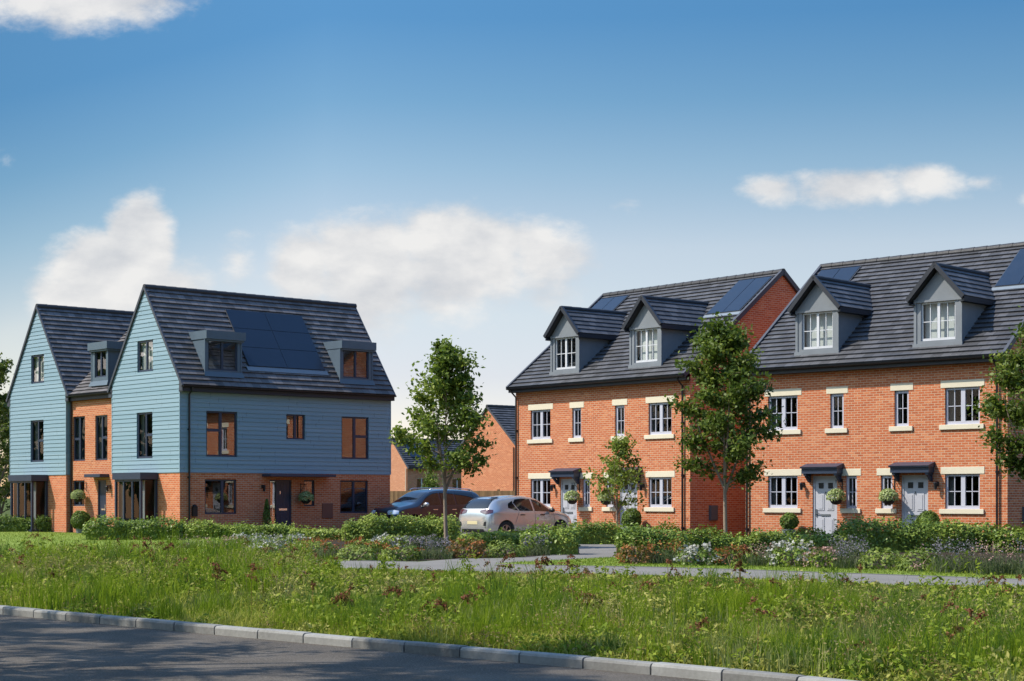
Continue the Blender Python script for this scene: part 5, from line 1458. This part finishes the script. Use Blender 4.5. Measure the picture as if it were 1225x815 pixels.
    def line(name, pts, side, w, mat, off=.004):
        m = MB()
        for s_ in ((1,) if side == 'y+' else (-1,) if side == 'y-' else (1, -1)):
            P = []
            for a, c in zip(pts, pts[1:]):
                for k in range(9):
                    u = a[0] + (c[0] - a[0]) * k / 8; v = a[1] + (c[1] - a[1]) * k / 8
                    l, nr, _, _ = tree.ray_cast(Vector((u, 3 * s_, v)), Vector((0, -s_, 0)))
                    if l: P.append(l + Vector((0, s_ * off, 0)))
            if len(P) > 2: m.tube(P, w, 5, False)
        return m.build(name, mat, body, True)
    for x, y in wheels:
        sg = 1 if y > 0 else -1; m = MB()
        m.lathe((x, y, wr), [(wr * .62, -.11), (wr * .92, -.115), (wr, -.085), (wr, .085), (wr * .92, .115), (wr * .66, .11), (wr * .62, .09)], 32, (0, sg, 0)); w = m.build('wheel', M['tyre'], o, True)
        m = MB(); m.lathe((x, y, wr), [(wr * .66, .105), (wr * .60, .10), (wr * .58, .03), (wr * .3, .02), (0, .02)], 32, (0, sg, 0)); m.build('brake_disc', M['trim'], w, True)
        m = MB()
        for k in range(5):
            for dl in (-.16, .16):
                a = k * 2 * math.pi / 5; p = Vector((x, y + sg * .085, wr)); q0 = p + Vector((math.cos(a + dl * .5), 0, math.sin(a + dl * .5))) * wr * .10; q1 = p + Vector((math.cos(a + dl), sg * .0, math.sin(a + dl))) * wr * .62
                m.bar(q0, q1, .032, .028, (0, 1, 0))
        m.lathe((x, y, wr), [(wr * .65, .112), (wr * .60, .115), (wr * .58, .09)], 32, (0, sg, 0)); m.lathe((x, y, wr), [(wr * .14, .06), (wr * .13, .10), (0, .105)], 14, (0, sg, 0))
        m.build('rim', M['rim'], w)
    return body, drape, line


def glass_side(drape, line, polys, side):
    for p in polys: drape('side_window', p, side, M['car_glass'])


# silver crossover, seen from behind; heads along +x of its own frame
cs = tag(empty('parked_car', (.17, 60.07, .012), RZ_L), 'silver crossover car seen from behind with a yellow rear plate', 'car', 'cars parked on the driveway')
stS = [(-2.06, .42, .62, .62, .60, .80, .52), (-2.03, .30, .80, .74, .76, .96, .66), (-1.94, .25, .87, .95, .83, 1.12, .665), (-1.80, .22, .90, .98, .86, 1.31, .635), (-1.56, .20, .905, .985, .875, 1.465, .60), (-1.15, .20, .91, .975, .87, 1.505, .565),
       (-.60, .20, .905, .96, .865, 1.545, .575), (.0, .20, .90, .945, .86, 1.54, .58), (.42, .20, .90, .935, .855, 1.46, .59), (.80, .20, .90, .93, .85, 1.25, .64), (1.10, .20, .90, .92, .84, 1.045, .72), (1.45, .20, .90, .90, .81, .99, .70), (1.80, .22, .86, .83, .76, .92, .62), (2.00, .26, .76, .70, .66, .80, .52), (2.09, .38, .60, .56, .52, .66, .42)]
bd, drape, line = car(cs, stS, [(-1.28, -.76), (-1.28, .76), (1.30, -.76), (1.30, .76)], .33, M['car_silver'])
for sd in ('y-', 'y+'):
    glass_side(drape, line, [[(-.62, 1.02), (.02, 1.01), (.02, 1.42), (-.3, 1.44), (-.68, 1.41), (-.80, 1.3)], [(.10, 1.01), (.92, .985), (.62, 1.22), (.36, 1.38), (.10, 1.42)], [(-1.12, 1.12), (-.70, 1.03), (-.84, 1.28), (-.82, 1.36), (-1.05, 1.27)]], sd)
drape('rear_window', [(-.66, 1.10), (.66, 1.10), (.56, 1.43), (-.56, 1.43)], 'x-', M['car_glass'])
drape('windscreen', [(-.60, 1.09), (.60, 1.09), (.50, 1.44), (-.50, 1.44)], 'x+', M['car_glass'])
for s_ in (-1, 1):
    a0 = math.pi - s_ * .40 if s_ > 0 else math.pi + .40
    lo_, hi_ = (math.pi + .34, math.pi + .78) if s_ < 0 else (math.pi - .78, math.pi - .34)
    drape('tail_light', [(lo_, .97), ((lo_ + hi_) / 2, .90), (hi_, .95), (hi_, 1.05), ((lo_ + hi_) / 2, 1.075), (lo_, 1.03)], -1.0, M['tail'], off=.012)
m = MB(); m.box(-2.07, -2.045, -.26, .26, .56, .67); m.build('number_plate', M['plate_y'], cs, bevel=.004)
drape('lower_valance', [(-.62, .28), (.62, .28), (.56, .40), (-.56, .40)], 'x-', M['trim'], off=.008)
drape('plate_recess', [(-.36, .53), (.36, .53), (.32, .70), (-.32, .70)], 'x-', M['car_silver'], off=.004)
for s_ in (-1, 1): drape('bumper_vent', [(s_ * .56, .52), (s_ * .68, .50), (s_ * .70, .66), (s_ * .60, .64)], 'x-', M['trim'], off=.008)
m = MB(); m.obox((-1.66, -.52, 1.395), (.34, .0, .095), (0, 1.04, 0), (.01, 0, .022)); m.build('spoiler', M['trim'], cs, bevel=.008)
line('door_seam', [(.06, .34), (.08, .98)], '', .004, M['trim']); line('door_seam', [(-.86, .62), (-.66, 1.0)], '', .004, M['trim']); line('door_seam', [(1.02, .36), (.98, .95)], '', .004, M['trim'])
line('sill_trim', [(-.90, .30), (.90, .30)], '', .03, M['trim'], .0)
for x in (-.52, .42):
    for s_ in (-1, 1):
        l = .885; m = MB(); m.box(x - .10, x + .10, s_ * l - .02, s_ * l + .02, .865, .90); m.build('door_handle', M['trim'], cs, bevel=.006)
for s_ in (-1, 1):
    m = MB(); m.lathe((.80, s_ * .95, 1.03), [(0, -.11), (.06, -.09), (.075, 0), (.06, .09), (0, .11)], 12, (0, 1, 0)); m.bar((.82, s_ * .84, .99), (.80, s_ * .92, 1.01), .06, .03); m.build('wing_mirror', M['trim'], cs, True)
    drape('headlight', [(s_ * .35, .74), (s_ * .60, .72), (s_ * .62, .80), (s_ * .38, .82)], 'x+', M['lens'])

# navy sport-utility car, nose to the left
cn_ = tag(empty('parked_car', (-3.42, 69.2, .012), RZ_L + math.pi), 'navy sport utility car with silver roof rails, nose to the left', 'car', 'cars parked on the driveway')
stN = [(-2.38, .45, .70, .72, .68, .95, .60), (-2.35, .32, .88, .90, .84, 1.18, .76), (-2.27, .27, .94, 1.08, .91, 1.42, .73), (-2.14, .25, .97, 1.12, .93, 1.65, .69), (-1.92, .24, .98, 1.13, .935, 1.765, .67), (-1.2, .24, .98, 1.13, .935, 1.80, .67), (-.5, .24, .975, 1.12, .93, 1.82, .675), (.15, .24, .975, 1.11, .925, 1.805, .675), (.58, .24, .97, 1.10, .92, 1.70, .68), (.98, .24, .97, 1.09, .915, 1.45, .71), (1.27, .24, .97, 1.08, .905, 1.26, .77), (1.65, .25, .96, 1.06, .89, 1.19, .77), (2.05, .27, .93, .99, .85, 1.11, .72), (2.28, .31, .85, .89, .79, 1.01, .66), (2.38, .42, .72, .72, .68, .84, .58)]
bd, drape, line = car(cn_, stN, [(-1.45, -.82), (-1.45, .82), (1.42, -.82), (1.42, .82)], .38, M['car_navy'])
for sd in ('y-', 'y+'):
    glass_side(drape, line, [[(-.72, 1.19), (-.02, 1.18), (-.02, 1.67), (-.72, 1.68)], [(.06, 1.18), (1.04, 1.16), (.66, 1.52), (.44, 1.64), (.06, 1.67)], [(-1.92, 1.24), (-.80, 1.19), (-.80, 1.68), (-1.76, 1.64)]], sd)
drape('windscreen', [(-.70, 1.30), (.70, 1.30), (.58, 1.68), (-.58, 1.68)], 'x+', M['car_glass'])
drape('rear_window', [(-.66, 1.22), (.66, 1.22), (.56, 1.54), (-.56, 1.54)], 'x-', M['car_glass'])
for s_ in (-1, 1):
    lo_, hi_ = (.30, .66) if s_ > 0 else (-.66, -.30)
    drape('headlight', [(lo_, .80), (hi_, .82), (hi_, .95), ((lo_ + hi_) / 2, .985), (lo_, .95)], 1.05, M['lens'], off=.012)
    drape('fog_lamp', [(s_ * .55, .46), (s_ * .72, .46), (s_ * .70, .58), (s_ * .56, .56)], 'x+', M['trim'], off=.01)
drape('grille', [(-.52, .68), (.52, .68), (.56, .92), (-.56, .92)], 'x+', M['trim'], off=.010)
drape('air_intake', [(-.50, .36), (.50, .36), (.46, .50), (-.46, .50)], 'x+', M['trim'], off=.008)
m = MB()
for z in (.74, .80, .86): m.box(2.355, 2.395, -.46, .46, z - .008, z + .008)
m.lathe((2.385, 0, .80), [(0, .03), (.05, .028), (.062, .015), (.062, 0)], 16, (1, 0, 0)); m.build('grille_bar', M['chrome'], cn_)
m = MB(); m.box(2.385, 2.41, -.26, .26, .53, .64); m.build('number_plate', M['plate_w'], cn_, bevel=.004)
for s_ in (-1, 1):
    m = MB(); m.tube([(-1.85, s_ * .64, 1.74), (-1.7, s_ * .64, 1.81), (-.5, s_ * .65, 1.86), (.25, s_ * .65, 1.845), (.42, s_ * .64, 1.79)], .020, 8); m.build('roof_rail', M['chrome'], cn_, True)
    m = MB(); m.lathe((.90, s_ * 1.03, 1.20), [(0, -.12), (.07, -.10), (.09, 0), (.07, .10), (0, .12)], 12, (0, 1, 0)); m.bar((.92, s_ * .90, 1.13), (.90, s_ * 1.0, 1.16), .07, .04); m.build('wing_mirror', M['car_silver'], cn_, True)
    for x in (-.62, .35):
        m = MB(); m.box(x - .11, x + .11, s_ * .945 - .02, s_ * .945 + .02, .98, 1.015); m.build('door_handle', M['chrome'], cn_, bevel=.006)
line('door_seam', [(.02, .40), (.02, 1.12)], '', .004, M['trim']); line('door_seam', [(-.95, .80), (-.76, 1.12)], '', .004, M['trim']); line('door_seam', [(1.10, .42), (1.06, 1.08)], '', .004, M['trim'])
line('sill_trim', [(-1.0, .36), (.95, .36)], '', .035, M['trim'], .0)

# ------------------------------------------------------------------ sky, clouds and sun
EL = 50.0
sun = bpy.data.lights.new('sun', 'SUN'); sun.energy = 3.2; sun.angle = R(.55); sun.color = (1., .93, .82)
so = bpy.data.objects.new('sun', sun); col.objects.link(so)
sd_ = Vector((-math.cos(R(EL)) * .998, -math.cos(R(EL)) * .06, math.sin(R(EL))))
so.rotation_euler = sd_.to_track_quat('Z', 'Y').to_euler(); so.location = (-40, -10, 60)
W = bpy.data.worlds.new('World'); sc.world = W; W.use_nodes = True
t = W.node_tree; t.nodes.clear(); wo = t.nodes.new('ShaderNodeOutputWorld')


class WN(NT):
    def __init__(s, tree): s.t = tree


w = WN(t)
dr = t.nodes.new('ShaderNodeTexCoord').outputs['Generated']
sp = w.n('SeparateXYZ', Vector=dr)
zz = w.math('MAXIMUM', sp.outputs[2], 0.0)
lift = w.math('MULTIPLY_ADD', zz, 2.3, .012)
vec = w.n('CombineXYZ', X=sp.outputs[0], Y=sp.outputs[1], Z=lift)
nv = t.nodes.new('ShaderNodeVectorMath'); nv.operation = 'NORMALIZE'; w.set(nv.inputs[0], vec)
sky = t.nodes.new('ShaderNodeTexSky'); sky.sky_type = 'NISHITA'; sky.sun_disc = False
sky.sun_elevation = R(EL); sky.sun_rotation = R(-93); sky.altitude = 0; sky.air_density = 1.0; sky.dust_density = 1.2; sky.ozone_density = 1.6
w.set(sky.inputs['Vector'], nv.outputs[0])
yy = w.math('MAXIMUM', sp.outputs[1], .02)
ca = w.math('DIVIDE', sp.outputs[0], yy); cb = w.math('DIVIDE', sp.outputs[2], yy)
cv = w.n('CombineXYZ', X=ca, Y=w.math('MULTIPLY', cb, 1.7))
n1 = w.noise(cv, 30, 9, .62); n2 = w.noise(cv, 7, 4, .5); n3 = w.noise(w.n('CombineXYZ', X=w.math('ADD', ca, .006), Y=w.math('MULTIPLY_ADD', cb, 1.7, -.012)), 30, 9, .62)
dens = None
#        px,  py,  rx, r up, r down, gain
CL = [(85, -18, 170, 60, 66, .95), (166, 298, 54, 78, 125, 1.5), (118, 335, 74, 76, 120, 1.4), (75, 360, 44, 52, 60, 1.0), (205, 345, 70, 60, 70, .7), (285, 312, 34, 44, 60, .55),
      (362, 312, 54, 50, 90, 1.15), (440, 305, 105, 64, 120, 1.15), (545, 292, 125, 58, 115, 1.1), (655, 296, 90, 42, 80, .75), (500, 345, 150, 60, 60, .55), (752, 246, 26, 12, 18, .22), (925, 226, 50, 22, 30, .72), (1020, 224, 110, 24, 34, .74), (1110, 218, 70, 26, 34, .74), (1170, 218, 36, 14, 18, .45), (1240, 236, 26, 16, 18, .6), (5, 190, 22, 18, 20, .18)]
for px, py, rx, ru_, rd, g in CL:
    a0, b0 = (px - CX) / FPX, (HZ - py) / FPX
    da = w.math('DIVIDE', w.math('SUBTRACT', ca, a0), rx / FPX); e = w.math('SUBTRACT', cb, b0)
    db = w.math('ADD', w.math('DIVIDE', w.math('MAXIMUM', e, 0.), ru_ / FPX), w.math('DIVIDE', w.math('MINIMUM', e, 0.), rd / FPX))
    r2 = w.math('SQRT', w.math('ADD', w.math('MULTIPLY', da, da), w.math('MULTIPLY', db, db)))
    d = w.math('MULTIPLY', w.math('SUBTRACT', 1.08, r2), g)
    dens = d if dens is None else w.math('MAXIMUM', dens, d)
front = w.math('GREATER_THAN', sp.outputs[1], .05)
raw = w.math('ADD', dens, w.math('MULTIPLY_ADD', n1, 1.15, -.64)); raw = w.math('ADD', raw, w.math('MULTIPLY_ADD', n2, .7, -.36))
mr = t.nodes.new('ShaderNodeMapRange'); mr.interpolation_type = 'SMOOTHSTEP'; w.set(mr.inputs['Value'], raw); mr.inputs['From Min'].default_value = .0; mr.inputs['From Max'].default_value = .60
fac = w.math('MULTIPLY', w.math('MULTIPLY', mr.outputs[0], front), .93)
n4 = w.noise(cv, 11, 3, .5); n5 = w.noise(w.n('CombineXYZ', X=w.math('ADD', ca, -.012), Y=w.math('MULTIPLY_ADD', cb, 1.7, .022)), 11, 3, .5)
lit = w.math('ADD', w.math('MULTIPLY_ADD', w.math('SUBTRACT', n3, n1), -1.3, .62), w.math('MULTIPLY', w.math('SUBTRACT', n5, n4), -3.2), clamp=True)
CB = 3.0
ccol = w.mix(lit, c3(.68 * CB, .70 * CB, .74 * CB), c3(.98 * CB, .965 * CB, .945 * CB))
hs = t.nodes.new('ShaderNodeHueSaturation'); hs.inputs['Saturation'].default_value = 1.12; hs.inputs['Value'].default_value = 1.0; w.set(hs.inputs['Color'], sky.outputs[0])
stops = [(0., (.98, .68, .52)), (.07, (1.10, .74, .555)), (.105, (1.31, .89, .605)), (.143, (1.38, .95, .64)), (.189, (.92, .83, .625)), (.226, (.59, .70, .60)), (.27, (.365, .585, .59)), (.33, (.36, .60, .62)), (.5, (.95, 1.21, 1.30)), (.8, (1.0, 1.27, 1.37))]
yf = w.math('MAXIMUM', sp.outputs[1], .02)
left = w.math('MULTIPLY_ADD', w.math('DIVIDE', sp.outputs[0], yf), -5.0, -.55, clamp=True)   # the haze thins out towards the left
zl = w.math('MULTIPLY_ADD', w.math('MULTIPLY', left, w.math('LESS_THAN', zz, .4)), .055, zz)
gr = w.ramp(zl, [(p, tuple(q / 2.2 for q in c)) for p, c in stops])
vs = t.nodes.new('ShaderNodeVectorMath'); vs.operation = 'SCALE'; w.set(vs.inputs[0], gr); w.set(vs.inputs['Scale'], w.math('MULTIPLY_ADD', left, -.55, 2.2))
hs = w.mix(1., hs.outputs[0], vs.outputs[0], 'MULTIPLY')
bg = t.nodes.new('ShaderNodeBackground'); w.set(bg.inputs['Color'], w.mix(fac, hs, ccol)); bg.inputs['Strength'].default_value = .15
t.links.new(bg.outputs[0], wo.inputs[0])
# ------------------------------------------------------------------ view
sc.view_settings.view_transform = 'Standard'; sc.view_settings.look = 'None'; sc.view_settings.exposure = 1.0; sc.view_settings.gamma = 1
sc.render.engine = 'CYCLES'
cy = sc.cycles; cy.max_bounces = 7; cy.diffuse_bounces = 3; cy.glossy_bounces = 3; cy.transmission_bounces = 4; cy.transparent_max_bounces = 10
cy.caustics_reflective = False; cy.caustics_refractive = False; cy.sample_clamp_indirect = 6
try:
    cy.use_denoising = True; cy.denoiser = 'OPENIMAGEDENOISE'
except Exception: pass
